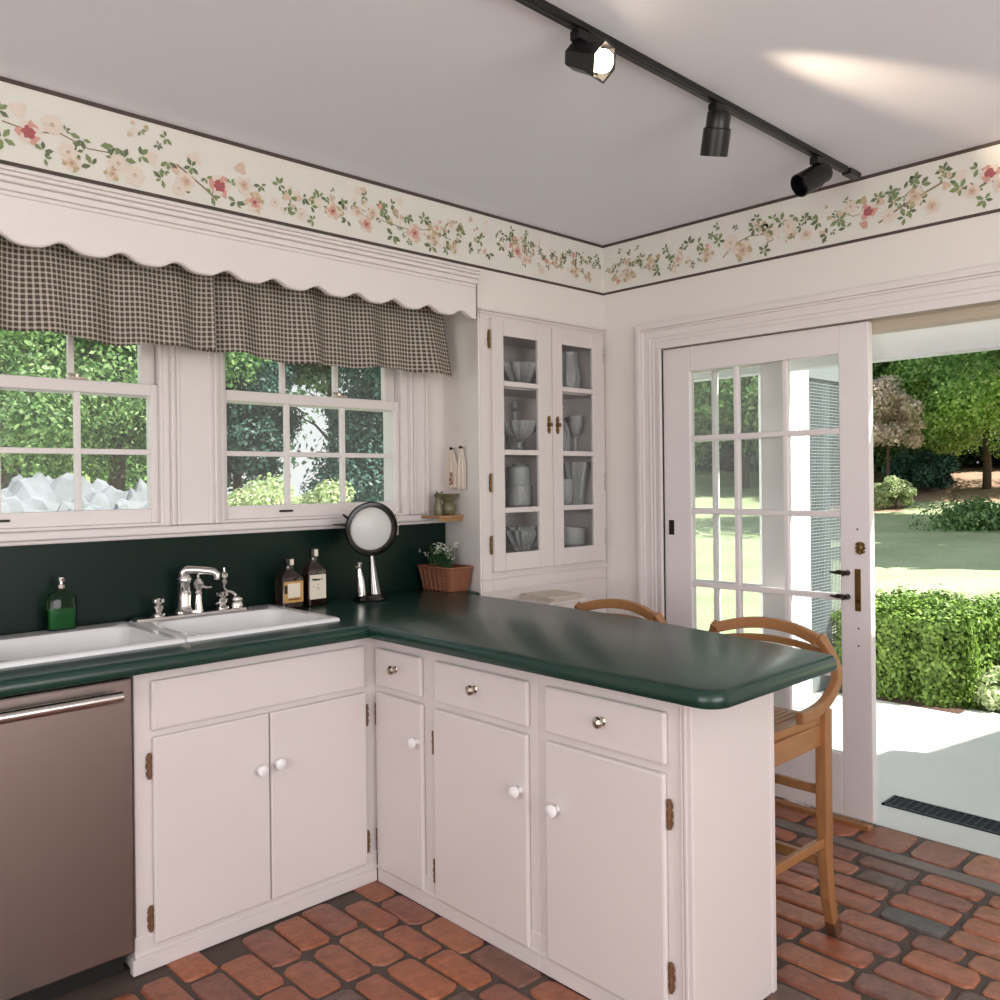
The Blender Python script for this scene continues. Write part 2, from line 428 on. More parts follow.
# walls behind the camera, each with a wide window
rw = MB(); a, b_, z0, z1 = -4.4, -1.2, .75, 2.25
rw.box(X0-.2, a, Y0-.15, Y0, -.1, H); rw.box(b_, .2, Y0-.15, Y0, -.1, H); rw.box(a, b_, Y0-.15, Y0, -.1, z0); rw.box(a, b_, Y0-.15, Y0, z1, H)
struct(rw, 'wall_rear', WALL)
sw = MB(); c0, c1 = -4.2, -1.4
sw.box(X0-.15, X0, Y0, c0, -.1, H); sw.box(X0-.15, X0, c1, WY, -.1, H); sw.box(X0-.15, X0, c0, c1, -.1, z0); sw.box(X0-.15, X0, c0, c1, z1, H)
struct(sw, 'wall_side', WALL)
def plain_window(name, horiz, a, b, c, z0, z1):
    root = MB()
    n = 4
    def bar(u0, u1, w0, w1):
        if horiz: root.box(u0, u1, c-.03, c+.03, w0, w1)
        else: root.box(c-.03, c+.03, u0, u1, w0, w1)
    bar(a, b, z0, z0+.06); bar(a, b, z1-.06, z1)
    for i in range(n+1):
        u = a+(b-a)*i/n; bar(max(a, u-.03), min(b, u+.03), z0, z1)
    o = struct(root, name, TRIM)
    g = MB()
    if horiz: g.box(a+.03, b-.03, c-.002, c+.002, z0+.03, z1-.03)
    else: g.box(c-.002, c+.002, a+.03, b-.03, z0+.03, z1-.03)
    g.build('window_pane', GLASS, o)
plain_window('window_3', True, a, b_, Y0-.08, z0, z1)
plain_window('window_4', False, c0, c1, X0-.08, z0, z1)

# ------------------------------------------------------------------ windows over the sink
def casing_profile(mb, axis, u0, u1, w0, w1, face, sign, horizontal):
    pass
def sash(mb, x0, x1, z0, z1, yc, stile, rb, rt, cols, rows, th=.035):
    y0, y1 = yc-th/2, yc+th/2
    mb.box(x0, x0+stile, y0, y1, z0, z1); mb.box(x1-stile, x1, y0, y1, z0, z1)
    mb.box(x0+stile, x1-stile, y0, y1, z0, z0+rb); mb.box(x0+stile, x1-stile, y0, y1, z1-rt, z1)
    gx0, gx1, gz0, gz1 = x0+stile, x1-stile, z0+rb, z1-rt
    for i in range(1, cols):
        u = gx0+(gx1-gx0)*i/cols; mb.box(u-.010, u+.010, y0+.006, y1-.006, gz0, gz1)
    for j in range(1, rows):
        w = gz0+(gz1-gz0)*j/rows; mb.box(gx0, gx1, y0+.007, y1-.007, w-.010, w+.010)
    return gx0, gx1, gz0, gz1
def double_hung(name, x0, x1):
    root = MB()
    root.box(x0, x0+.022, WY-.004, OW, WZ[0], WZ[1]); root.box(x1-.022, x1, WY-.004, OW, WZ[0], WZ[1])
    root.box(x0, x1, WY-.004, OW, WZ[1]-.02, WZ[1]); root.box(x0, x1, WY+.001, OW+.03, WZ[0]-.0, WZ[0]+.012)
    # stops
    root.box(x0+.022, x0+.034, WY-.004, WY+.018, WZ[0], WZ[1]); root.box(x1-.034, x1-.022, WY-.004, WY+.018, WZ[0], WZ[1])
    o = struct(root, name, TRIM, bevel=.003)
    lo = MB(); g = sash(lo, x0+.024, x1-.024, WZ[0]+.012, 1.77, WY+.04, .034, .052, .042, 3, 2)
    s1 = lo.build('lower_sash', TRIM, o, bevel=.003)
    MB().box(g[0], g[1], WY+.039, WY+.041, g[2], g[3]).build('glass_panes', GLASS, s1)
    up = MB(); g = sash(up, x0+.024, x1-.024, 1.725, WZ[1]-.02, WY+.082, .052, .035, .045, 3, 2)
    s2 = up.build('upper_sash', TRIM, o, bevel=.003)
    MB().box(g[0], g[1], WY+.081, WY+.083, g[2], g[3]).build('glass_panes', GLASS, s2)
    xm = (x0+x1)/2+.13
    lk = MB().box(xm-.03, xm+.03, WY+.03, WY+.07, 1.772, 1.780); lk.lathe([(.012, 1.780), (.012, 1.79), (.004, 1.795)], (xm, WY+.05, 0), 12); lk.beam((xm, WY+.05, 1.79), (xm-.035, WY+.04, 1.79), .008, .006)
    lk.build('sash_lock', NICKEL, s1)
    lf = MB().box(x0+.28, x0+.34, WY+.012, WY+.022, WZ[0]+.034, WZ[0]+.042)
    lf.build('sash_lift', DARKMETAL, s1, bevel=.002)
    return o
double_hung('window_1', *W1); double_hung('window_2', *W2)
# casings around and between the windows
def casing_v(mb, x0, x1, z0, z1):
    w = x1-x0
    mb.box(x0, x1, WY-.014, WY, z0, z1)
    for t, d in ((0, .026), (w-.014, .026), (.022, .019), (w-.034, .019)):
        mb.box(x0+t, x0+t+.013, WY-d, WY-.013, z0, z1)
tr = MB(); casing_v(tr, W1[1], W2[0], 1.252, 2.28); struct(tr, 'trim_1', TRIM, bevel=.003)
tr = MB(); casing_v(tr, W2[1], W2[1]+.105, 1.252, 2.28); struct(tr, 'trim_2', TRIM, bevel=.003)
tr = MB(); casing_v(tr, W1[0]-.11, W1[0], 1.252, 2.28); struct(tr, 'trim_3', TRIM, bevel=.003)
# stool of the windows (continuous sill) above the backsplash
tr = MB(); tr.box(-3.5, -.90, WY-.052, WY+.02, 1.222, 1.25); tr.box(-3.5, -.90, WY-.036, WY, 1.207, 1.222)
struct(tr, 'trim_4', TRIM, bevel=.006)
struct(MB().box(-3.5, -.812, WY-.022, WY, .914, 1.207), 'wall_backsplash', BSPL)

# ------------------------------------------------------------------ scalloped valance board and crown
vb = MB(); xs0, xe = -3.6, -.898
per = .335
pts = []
x = xe
top = 2.285
n = 260
def scal(x):
    t = (x-(-2.585))/.178 if x < -1.70 else (x-(-2.585))/.178
    return 2.122+.013*cos(2*pi*t)+.003*cos(4*pi*t)
low = []
for i in range(n+1):
    xx = xs0+(xe-xs0)*i/n
    z = scal(xx)
    if xx > -.935: z = min(z, 2.120)
    low.append((xx, z))
loop_f = [(a_, -.018, b_) for a_, b_ in low]+[(xe, -.018, top), (xs0, -.018, top)]
vs = []; fs = []
for (yy) in (-.020, .0):
    for a_, b_ in low: vs.append((a_, yy, b_))
    for a_, b_ in low: vs.append((a_, yy, top))
m_ = n+1
for k in range(2):
    o_ = k*2*m_
    for i in range(n): fs.append((o_+i, o_+i+1, o_+m_+i+1, o_+m_+i))
for i in range(n): fs.append((i, i+1, 2*m_+i+1, 2*m_+i)); fs.append((m_+i, m_+i+1, 3*m_+i+1, 3*m_+i))
fs.append((0, m_, 3*m_, 2*m_)); fs.append((n, m_+n, 3*m_+n, 2*m_+n))
vb.add(vs, fs)
# bead that follows the scallops
bead = MB()
vr = thing('scalloped_valance_board', (-2.2, -.01, 2.1), 'white painted wooden board with a scalloped lower edge, running above both sink windows', 'valance board')
vb.build('board', TRIM, vr)
bead.flatbar([(a_, -.0225, b_+.006) for a_, b_ in low], .005, .004, (0, 0, 1))
bead.build('edge_bead', TRIM, vr, smooth=True)
cr = MB()
for (za, zb, d) in ((2.248, 2.262, .028), (2.262, 2.284, .034), (2.284, 2.300, .046), (2.300, 2.312, .056), (2.312, 2.323, .062)):
    cr.box(xs0, xe+.0, -d, .0, za, zb)
struct(cr, 'trim_5', TRIM, bevel=.005)
# narrow pieces running up the alcove corner
# ------------------------------------------------------------------ wallpaper border with flowers
CREAM = mat('border_cream', rgb(222, 219, 213), .7, var=.04, vscale=8)
LINE = mat('border_line', rgb(78, 66, 60), .7)
LEAF1 = mat('print_leaf', rgb(126, 142, 98), .7, var=.25, vscale=60)
LEAF2 = mat('print_leaf_dark', rgb(104, 116, 88), .7, var=.25, vscale=60)
PET0 = mat('print_pale', rgb(222, 208, 197), .7, var=.06, vscale=80)
PET1 = mat('print_peach', rgb(210, 186, 168), .7, var=.12, vscale=80)
PET2 = mat('print_pink', rgb(208, 158, 146), .7, var=.15, vscale=80)
PET3 = mat('print_rose', rgb(172, 92, 98), .7, var=.15, vscale=80)
TANP = mat('print_tan', rgb(186, 168, 136), .7, var=.15, vscale=80)
STEM = mat('print_stem', rgb(142, 120, 96), .7)
BM = [CREAM, LINE, LEAF1, LEAF2, PET0, PET1, PET2, PET3, TANP, STEM]
BZ0, BZ1 = 2.350, 2.600
class Border:
    """u = distance from the room corner, w = height; put(u,w) gives the wall point"""
    def __init__(s, axis): s.mb = MB(); s.axis = axis; s.k = 0
    def P(s, u, w, d):
        return (-u, -d, w) if s.axis == 'x' else (-d, -u, w)
    def poly(s, pts, d, mi):
        s.k += 1; d += (s.k % 23)*.00003
        s.mb.add([s.P(u, w, d) for u, w in pts], [tuple(range(len(pts)))], mi)
    def leaf(s, u, w, a, L_, wd, mi, d=.0022):
        pr = [(0, 0), (.22, .30), (.42, .34), (.5, .5), (.72, .32), (1, 0), (.72, -.32), (.5, -.5), (.42, -.34), (.22, -.30)]
        s.poly([(u+L_*p*cos(a)-wd*q*sin(a), w+L_*p*sin(a)+wd*q*cos(a)) for p, q in pr], d, mi)
    def blob(s, u, w, r, mi, d, n=9, wob=.25, sy=1):
        ph = random.uniform(0, 6)
        s.poly([(u+r*(1+wob*sin(3*t+ph)+wob*.5*sin(5*t))*cos(t), w+sy*r*(1+wob*sin(3*t+ph)+wob*.5*sin(5*t))*sin(t)) for t in [2*pi*i/n for i in range(n)]], d, mi)
    def flower(s, u, w, r, tone):
        w = max(w, BZ0+.012+r*1.02)
        outer, inner, core = {'rose': (6, 7, 7), 'pink': (5, 6, 7), 'pale': (4, 4, 5), 'peach': (4, 5, 6), 'tan': (8, 5, 8)}[tone]
        for k in range(6):
            a = k*pi/3+random.uniform(-.2, .2)
            s.blob(u+r*.55*cos(a), w+r*.55*sin(a), r*.42, 4 if k % 2 else outer, .0028, n=9)
        for k in range(5):
            a = k*pi*.4+random.uniform(-.3, .3)
            s.blob(u+r*.28*cos(a), w+r*.28*sin(a), r*.26, inner, .0036, n=8)
        s.blob(u, w, r*.2, core, .0044, n=7)
        for k in range(5):
            a = random.uniform(0, 6.28); s.blob(u+r*.15*cos(a), w+r*.15*sin(a), r*.045, 9, .005, n=5)
    def spray(s, u, w, r, dark=False):
        w = max(w, BZ0+.014+r*.9)
        mi = 3 if dark else 2; a0 = random.uniform(0, 6.28)
        for k in range(random.choice([3, 4, 5])):
            a = a0+k*1.15+random.uniform(-.25, .25); q = r*random.uniform(.7, 1.1)
            s.leaf(u+r*.12*cos(a), w+r*.12*sin(a), a, q, q*.55, mi if random.random() < .75 else 5-mi)
    def stem(s, pts, wd=.003):
        out = []
        for i, (u, w) in enumerate(pts):
            a = pts[max(i-1, 0)]; b = pts[min(i+1, len(pts)-1)]
            dx, dy = b[0]-a[0], b[1]-a[1]; l_ = math.hypot(dx, dy) or 1
            out.append((u-dy/l_*wd/2, w+dx/l_*wd/2, u+dy/l_*wd/2, w-dx/l_*wd/2))
        for i in range(len(out)-1):
            s.poly([out[i][:2], out[i+1][:2], out[i+1][2:], out[i][2:]], .0016, 9)
def fill(bd, u0, u1, dens, big):
    n_ = int((u1-u0)*dens)
    for i in range(n_):
        u = random.uniform(u0, u1)
        mid = (BZ0+BZ1)/2-.004+.022*sin(u*9+1)
        w = mid+random.gauss(0, .036); w = min(BZ1-.05, max(BZ0+.04, w))
        r = random.random()
        if r < .58: bd.spray(u, w, random.uniform(.016, .030)*big, random.random() < .4)
        elif r < .86: bd.blob(u, w, random.uniform(.012, .024)*big, random.choice([4, 4, 8, 5]), .0012, n=10)
        elif r < .93: bd.blob(u, w, random.uniform(.010, .017), random.choice([4, 5, 5, 6]), .003, n=7)
        else:
            for k in range(4): bd.blob(u+random.gauss(0, .02), w+random.gauss(0, .015), random.uniform(.006, .011), random.choice([5, 4, 8]), .003, n=6)
bl = Border('x')
bl.mb.box(-5.6, 0, -.001, .0, BZ0, BZ1, 0); bl.mb.box(-5.6, -.0, -.0022, -.0008, BZ0-.006, BZ0+.006, 1); bl.mb.box(-5.6, 0, -.0022, -.0008, BZ1-.014, BZ1, 1)
# blooms and leaf clusters at their places along the wall (distance from the corner, height)
for u, w, r, t in [(2.67, 2.455, .038, 'rose'), (2.605, 2.495, .034, 'pale'), (2.56, 2.425, .032, 'pale'), (2.55, 2.375, .030, 'tan'), (2.41, 2.425, .034, 'pale'), (2.43, 2.372, .026, 'tan'),
                   (2.36, 2.395, .036, 'pale'), (2.19, 2.42, .034, 'peach'), (2.215, 2.375, .026, 'pale'), (2.07, 2.432, .042, 'rose'), (1.98, 2.455, .034, 'peach'), (1.94, 2.398, .040, 'pink'), (1.86, 2.42, .02, 'pale'),
                   (1.615, 2.44, .036, 'pink'), (1.50, 2.46, .026, 'peach'), (1.43, 2.47, .03, 'peach'), (1.46, 2.42, .036, 'pink'), (1.22, 2.43, .044, 'pink'), (1.12, 2.43, .036, 'tan'), (1.10, 2.475, .024, 'peach'), (1.01, 2.41, .03, 'tan'),
                   (.62, 2.46, .036, 'pink'), (.57, 2.43, .026, 'peach'), (.46, 2.40, .026, 'pale'), (.36, 2.45, .03, 'tan'), (.22, 2.43, .034, 'tan'), (.12, 2.42, .03, 'tan'), (2.90, 2.45, .036, 'pink'), (1.75, 2.40, .025, 'pale')]:
    bl.flower(u, w, r, t)
for u, w, r, dk in [(2.52, 2.475, .034, 0), (2.42, 2.478, .040, 0), (2.395, 2.445, .036, 0), (2.34, 2.47, .030, 0), (2.49, 2.40, .034, 0), (2.27, 2.41, .030, 0), (2.74, 2.42, .036, 0), (2.75, 2.50, .028, 0), (2.63, 2.41, .032, 1), (2.10, 2.375, .030, 0),
                    (2.17, 2.475, .028, 1), (2.12, 2.45, .026, 0), (2.20, 2.37, .026, 1), (2.01, 2.38, .03, 1), (1.915, 2.47, .026, 0), (1.84, 2.49, .030, 0), (1.80, 2.45, .034, 0), (1.77, 2.40, .030, 0), (1.71, 2.44, .034, 1), (1.67, 2.48, .03, 0), (1.70, 2.38, .026, 0),
                    (1.57, 2.49, .03, 0), (1.55, 2.42, .03, 1), (1.38, 2.50, .032, 0), (1.36, 2.45, .032, 0), (1.33, 2.40, .034, 1), (1.27, 2.49, .03, 0), (1.17, 2.50, .03, 0), (1.13, 2.39, .034, 0), (1.04, 2.46, .03, 1), (.97, 2.48, .03, 0), (.92, 2.42, .03, 1), (.85, 2.47, .03, 0), (.80, 2.42, .028, 1), (.72, 2.47, .032, 0)]:
    bl.spray(u, w, r, dk)
bl.stem([(2.74, 2.47), (2.66, 2.46), (2.58, 2.475), (2.50, 2.45), (2.42, 2.455), (2.36, 2.42)], .004)
bl.stem([(2.22, 2.47), (2.17, 2.44), (2.12, 2.41), (2.08, 2.38)], .006)
bl.stem([(1.50, 2.48), (1.38, 2.45), (1.26, 2.44), (1.14, 2.46), (1.02, 2.44)], .003)
fill(bl, 1.75, 2.85, 26, 1.0); fill(bl, .55, 1.85, 75, .85); fill(bl, .02, .6, 120, .75)
o = bl.mb.build('wallpaper_border', BM, normals=False)
tag(o, 'cream floral wallpaper border along the top of the window wall, above the scalloped board', 'wallpaper border')
br = Border('y')
br.mb.box(-.001, 0, -5.2, 0, BZ0, BZ1, 0); br.mb.box(-.0022, -.0008, -5.2, 0, BZ0-.006, BZ0+.006, 1); br.mb.box(-.0022, -.0008, -5.2, 0, BZ1-.014, BZ1, 1)
for u, w, r, t in [(.16, 2.42, .04, 'tan'), (.10, 2.40, .02, 'pink'), (.46, 2.44, .03, 'peach'), (.62, 2.43, .036, 'tan'), (.74, 2.46, .04, 'pale'), (.80, 2.41, .05, 'tan'), (1.02, 2.47, .036, 'pale'), (1.10, 2.42, .03, 'peach'), (1.36, 2.455, .038, 'rose'), (1.29, 2.49, .03, 'pale'),
                   (1.44, 2.42, .03, 'pale'), (1.54, 2.47, .04, 'tan'), (1.60, 2.42, .034, 'peach'), (1.74, 2.44, .03, 'peach'), (1.80, 2.49, .036, 'rose'), (1.84, 2.44, .034, 'peach'), (1.95, 2.47, .034, 'pale'), (.30, 2.46, .03, 'tan')]:
    br.flower(u, w, r, t)
for u, w, r, dk in [(.08, 2.46, .026, 0), (.24, 2.49, .03, 0), (.34, 2.41, .03, 1), (.42, 2.47, .034, 0), (.52, 2.50, .034, 1), (.57, 2.49, .034, 0), (.68, 2.48, .034, 0), (.86, 2.50, .034, 0), (.92, 2.48, .038, 0), (.99, 2.50, .034, 0), (1.05, 2.51, .03, 0), (1.15, 2.46, .032, 0), (1.19, 2.40, .034, 1), (1.24, 2.45, .036, 0),
                    (1.27, 2.41, .034, 0), (1.40, 2.50, .028, 0), (1.46, 2.47, .032, 0), (1.50, 2.40, .036, 0), (1.56, 2.51, .034, 0), (1.66, 2.50, .036, 0), (1.70, 2.46, .034, 0), (1.76, 2.52, .03, 0), (1.78, 2.40, .03, 0), (1.88, 2.50, .034, 0), (1.92, 2.42, .034, 1)]:
    br.spray(u, w, r, dk)
br.stem([(.70, 2.40), (.76, 2.45), (.84, 2.47), (.93, 2.46), (.95, 2.43), (.90, 2.42)], .005)
br.stem([(1.40, 2.40), (1.48, 2.44), (1.56, 2.47), (1.64, 2.50)], .007)
br.stem([(1.22, 2.49), (1.3, 2.45), (1.4, 2.46)], .003)
fill(br, .02, .7, 90, .85); fill(br, .7, 2.1, 48, 1.0)
o = br.mb.build('wallpaper_border', BM, normals=False)
tag(o, 'cream floral wallpaper border along the top of the wall over the glass door', 'wallpaper border')

# ------------------------------------------------------------------ checked curtain
def curtain(name, x0, x1, seed, label, endskew=0., zoff=0., y0=.15, amp=.018):
    rnd = random.Random(seed); nx = 150; nz = 14
    ph = [rnd.uniform(0, 6.28) for _ in range(5)]
    vs = []; uvs = []
    for j in range(nz+1):
        t = j/nz
        for i in range(nx+1):
            s_ = i/nx; x = x0+(x1-x0)*s_
            # gathers grow towards the hem
            w = amp*(.35+.9*t)
            e = min(1, min(s_, 1-s_)*8)
            dy = w*(sin(x*21+ph[0])+.55*sin(x*43+ph[1])+.3*sin(x*9+ph[2]))
            zb = 1.878+.009*sin(x*7.5+ph[3])+.004*sin(x*19)+zoff
            z = 2.275+(zb-2.275)*t
            xx = x+.006*sin(x*30+ph[4])*t+endskew*max(0, (s_-.8)/.2)*t
            vs.append((xx, y0+dy-.03*t, z)); 
            uvs.append((s_*(x1-x0)*1.12+.004*sin(3*x), (2.275-z)*1.0))
    fs = []
    for j in range(nz):
        for i in range(nx):
            a_ = j*(nx+1)+i; fs.append((a_, a_+1, a_+nx+2, a_+nx+1))
    me = bpy.data.meshes.new(name); me.from_pydata(vs, [], fs); me.materials.append(CHECK)
    ul = me.uv_layers.new(name='UVMap')
    li = np.empty(len(me.loops), dtype=np.int32); me.loops.foreach_get('vertex_index', li)
    ul.data.foreach_set('uv', np.array(uvs, dtype=np.float32)[li].ravel())
    me.polygons.foreach_set('use_smooth', [True]*len(me.polygons)); me.update()
    o = bpy.data.objects.new(name, me); COL.objects.link(o)
    sm = o.modifiers.new('cloth', 'SOLIDIFY'); sm.thickness = .0016; sm.offset = 0
    tag(o, label, 'curtain', None)
    return o
curtain('checked_curtain', -3.35, -2.035, 3, 'black and cream checked valance curtain over the left sink window', y0=.135)
curtain('checked_curtain', -2.075, -.955, 8, 'black and cream checked valance curtain over the right sink window', endskew=.05, y0=.165, zoff=-.004)
rod = MB().tube([(-3.5, .15, 2.262), (-.86, .15, 2.262)], .011, 12)
tag(rod.build('curtain_rod', BRASS, smooth=True), 'curtain rod hidden behind the scalloped board', 'curtain rod')

# ------------------------------------------------------------------ countertop with sink cut-out
SX0, SX1, SY0, SY1 = -2.86, -1.742, -.228, .275
def arc(cx, cy, r, a0, a1, k=8): return [(cx+r*cos(radians(a0+(a1-a0)*i/k)), cy+r*sin(radians(a0+(a1-a0)*i/k))) for i in range(k+1)]
out = [(-3.60, WY-.002), (-3.60, -.385), (-1.742, -.385)]
out += [(-1.742, -.6), (-1.742, -1.0), (-1.742, -1.35)]
out += arc(-1.742+.062, -1.746+.062, .062, 180, 270)
out += arc(-1.126-.022, -1.746+.022, .022, 270, 360, 5)
out += [(-1.104, -1.62), (-1.066, -1.43), (-1.028, -1.22), (-.99, -1.0), (-.965, -.76), (-.952, -.50), (-.948, -.25), (-.948, -.004), (-.874, -.004), (-.806, WY-.002)]
def inset(poly, d):
    n_ = len(poly); res = []
    for i in range(n_):
        p0, p1, p2 = Vector(poly[i-1]), Vector(poly[i]), Vector(poly[(i+1) % n_])
        d1 = (p1-p0).normalized(); d2 = (p2-p1).normalized()
        n1 = Vector((-d1.y, d1.x)); n2 = Vector((-d2.y, d2.x)); b = (n1+n2)
        if b.length < 1e-6: b = n1
        b.normalize(); c = max(.35, b.dot(n1))
        res.append((p1.x+b.x*d/c, p1.y+b.y*d/c))
    return res
area = sum(out[i-1][0]*out[i][1]-out[i][0]*out[i-1][1] for i in range(len(out)))/2
sg = 1 if area > 0 else -1
bm = bmesh.new()
prof = [(.012, .869), (.003, .872), (0, .879), (.0, .893), (.004, .904), (.010, .911), (.018, .914)]
loops = [[bm.verts.new((x, y, z)) for x, y in inset(out, sg*d)] for d, z in prof]
nn = len(out)
for a_, b2 in zip(loops[:-1], loops[1:]):
    for i in range(nn): bm.faces.new((a_[i], a_[(i+1) % nn], b2[(i+1) % nn], b2[i]))
hole = rrect((SX0+SX1)/2, (SY0+SY1)/2, (SX1-SX0)/2-.012, (SY1-SY0)/2-.012, .03, 4)
for lp in (loops[-1], loops[0]):
    z = lp[0].co.z
    hv = [bm.verts.new((x, y, z)) for x, y in hole]
    es = []
    for ring in (lp, hv):
        for i in range(len(ring)):
            e = bm.edges.get((ring[i], ring[(i+1) % len(ring)])) or bm.edges.new((ring[i], ring[(i+1) % len(ring)])); es.append(e)
    bmesh.ops.triangle_fill(bm, use_beauty=True, use_dissolve=False, edges=es, normal=(0, 0, 1))
bmesh.ops.recalc_face_normals(bm, faces=bm.faces)
me = bpy.data.meshes.new('countertop'); bm.to_mesh(me); bm.free(); me.materials.append(GREEN)
me.polygons.foreach_set('use_smooth', [True]*len(me.polygons)); me.set_sharp_from_angle(angle=radians(30))
ct = bpy.data.objects.new('countertop', me); COL.objects.link(ct)
tag(ct, 'dark green L-shaped countertop over the sink cabinets and the peninsula', 'countertop')

# ------------------------------------------------------------------ sink
sk = thing('kitchen_sink', ((SX0+SX1)/2, (SY0+SY1)/2, .914), 'white double-bowl enamel sink set into the green counter', 'sink')
def bowl(cx, hx, cy, hy, ox, ohx, oy, ohy, depth, name):
    m_ = MB(); Z = .914
    def L3(pts, z): return [(x, y, z) for x, y in pts]
    loops = [L3(rrect(ox, oy, ohx, ohy, .012), Z+.0), L3(rrect(ox, oy, ohx-.003, ohy-.003, .012), Z+.009), L3(rrect(ox, oy, ohx-.010, ohy-.010, .014), Z+.0125),
             L3(rrect(cx, cy, hx+.006, hy+.006, .065), Z+.012), L3(rrect(cx, cy, hx, hy, .06), Z+.007), L3(rrect(cx, cy, hx-.006, hy-.006, .058), Z-.01),
             L3(rrect(cx, cy, hx-.016, hy-.016, .055), Z-depth+.03), L3(rrect(cx, cy, hx-.03, hy-.03, .05), Z-depth+.008), L3(rrect(cx, cy, hx-.06, hy-.06, .04), Z-depth)]
    m_.loft(loops, 0, cap1=True)
    o = m_.build(name, SINKM, sk, smooth=True)
    MB().lathe([(.04, Z-depth+.001), (.04, Z-depth+.004), (.03, Z-depth+.003), (.0, Z-depth+.001)], (cx, cy, 0), 20).build('drain', CHROME, o, smooth=True)
midx = -2.30
bowl(-2.58, .235, -.010, .178, (SX0+midx)/2, (midx-SX0)/2, (SY0+SY1)/2, (SY1-SY0)/2, .16, 'bowl')
bowl(-2.025, .235, -.025, .168, (SX1+midx)/2, (SX1-midx)/2, (SY0+SY1)/2, (SY1-SY0)/2, .20, 'bowl')

# faucet set on a chrome deck plate
fz = .9265
fa = thing('faucet_set', (-2.08, .232, fz), 'polished chrome swivel-arm faucet with two lever handles on a long deck plate behind the sink', 'faucet')
dp = MB(); dp.loft([[(x, y, fz) for x, y in rrect(-2.08, .228, .215, .034, .03)], [(x, y, fz+.008) for x, y in rrect(-2.08, .228, .212, .031, .028)], [(x, y, fz+.011) for x, y in rrect(-2.08, .228, .200, .022, .02)]], cap0=True, cap1=True)
dp.build('deck_plate', CHROME, fa, smooth=True)
sp = MB(); sp.lathe([(.036, fz+.010), (.036, fz+.018), (.028, fz+.026), (.024, fz+.04), (.025, fz+.08), (.022, fz+.115), (.026, fz+.122), (.026, fz+.135), (.018, fz+.150), (.0, fz+.155)], (-2.108, .232, 0), 24)
sp.build('spout_column', CHROME, fa, smooth=True)
am = MB(); am.tube([(-2.112, .230, fz+.142), (-2.112, .230, fz+.158), (-2.104, .226, fz+.166), (-2.07, .205, fz+.163), (-2.04, .182, fz+.159), (-2.024, .17, fz+.155), (-2.016, .164, fz+.146), (-2.016, .164, fz+.128)], [.016, .017, .016, .015, .015, .015, .014, .012], 14)
am.build('spout_arm', CHROME, fa, smooth=True)
dv = MB(); dv.lathe([(.008, fz+.07), (.014, fz+.08), (.010, fz+.09), (.017, fz+.105), (.02, fz+.115), (.012, fz+.128), (.005, fz+.135), (.006, fz+.145), (.0, fz+.15)], (-2.068, .205, 0), 18); dv.tube([(-2.068, .205, fz+.11), (-2.045, .19, fz+.098), (-2.03, .18, fz+.10)], .005, 8); dv.tube([(-2.068, .205, fz+.01), (-2.068, .205, fz+.08)], [.016, .01], 14)
dv.build('diverter', CHROME, fa, smooth=True)
for hx_, s_ in ((-2.205, -1), (-1.965, -1)):
    h = MB(); h.lathe([(.024, fz+.010), (.024, fz+.018), (.014, fz+.026), (.019, fz+.036), (.020, fz+.046), (.012, fz+.052), (.014, fz+.062), (.008, fz+.072), (.0, fz+.074)], (hx_, .232, 0), 16)
    for q in range(4):
        a_ = q*pi/2+.4; h.tube([(hx_, .232, fz+.058), (hx_+.022*cos(a_), .232+.022*sin(a_), fz+.064)], [.006, .007], 8)
    if s_ and hx_ > -2.1: h.tube([(hx_, .232, fz+.034), (hx_-.035, .215, fz+.032)], [.006, .004], 8)
    h.build('handle', CHROME, fa, smooth=True)
sy = thing('soap_pump', (-1.905, .235, fz+.011), 'ornate chrome pump with a curved neck standing at the right end of the faucet plate', 'soap pump')
q = MB(); z_ = fz+.011; q.lathe([(.026, z_), (.027, z_+.012), (.022, z_+.02), (.026, z_+.026), (.024, z_+.034), (.012, z_+.042), (.0, z_+.046)], (-1.905, .235, 0), 20)
q.build('base', CHROME, sy, smooth=True)
q = MB(); q.tube([(-1.905, .235, z_+.04), (-1.925, .235, z_+.056), (-1.948, .235, z_+.062), (-1.957, .235, z_+.078), (-1.955, .235, z_+.095)], [.006, .006, .006, .006, .008], 10); q.lathe([(.010, z_+.09), (.014, z_+.098), (.008, z_+.106), (.017, z_+.116), (.017, z_+.126), (.006, z_+.136), (.004, z_+.15), (.0, z_+.153)], (-1.955, .235, 0), 16)
q.build('neck', CHROME, sy, smooth=True)

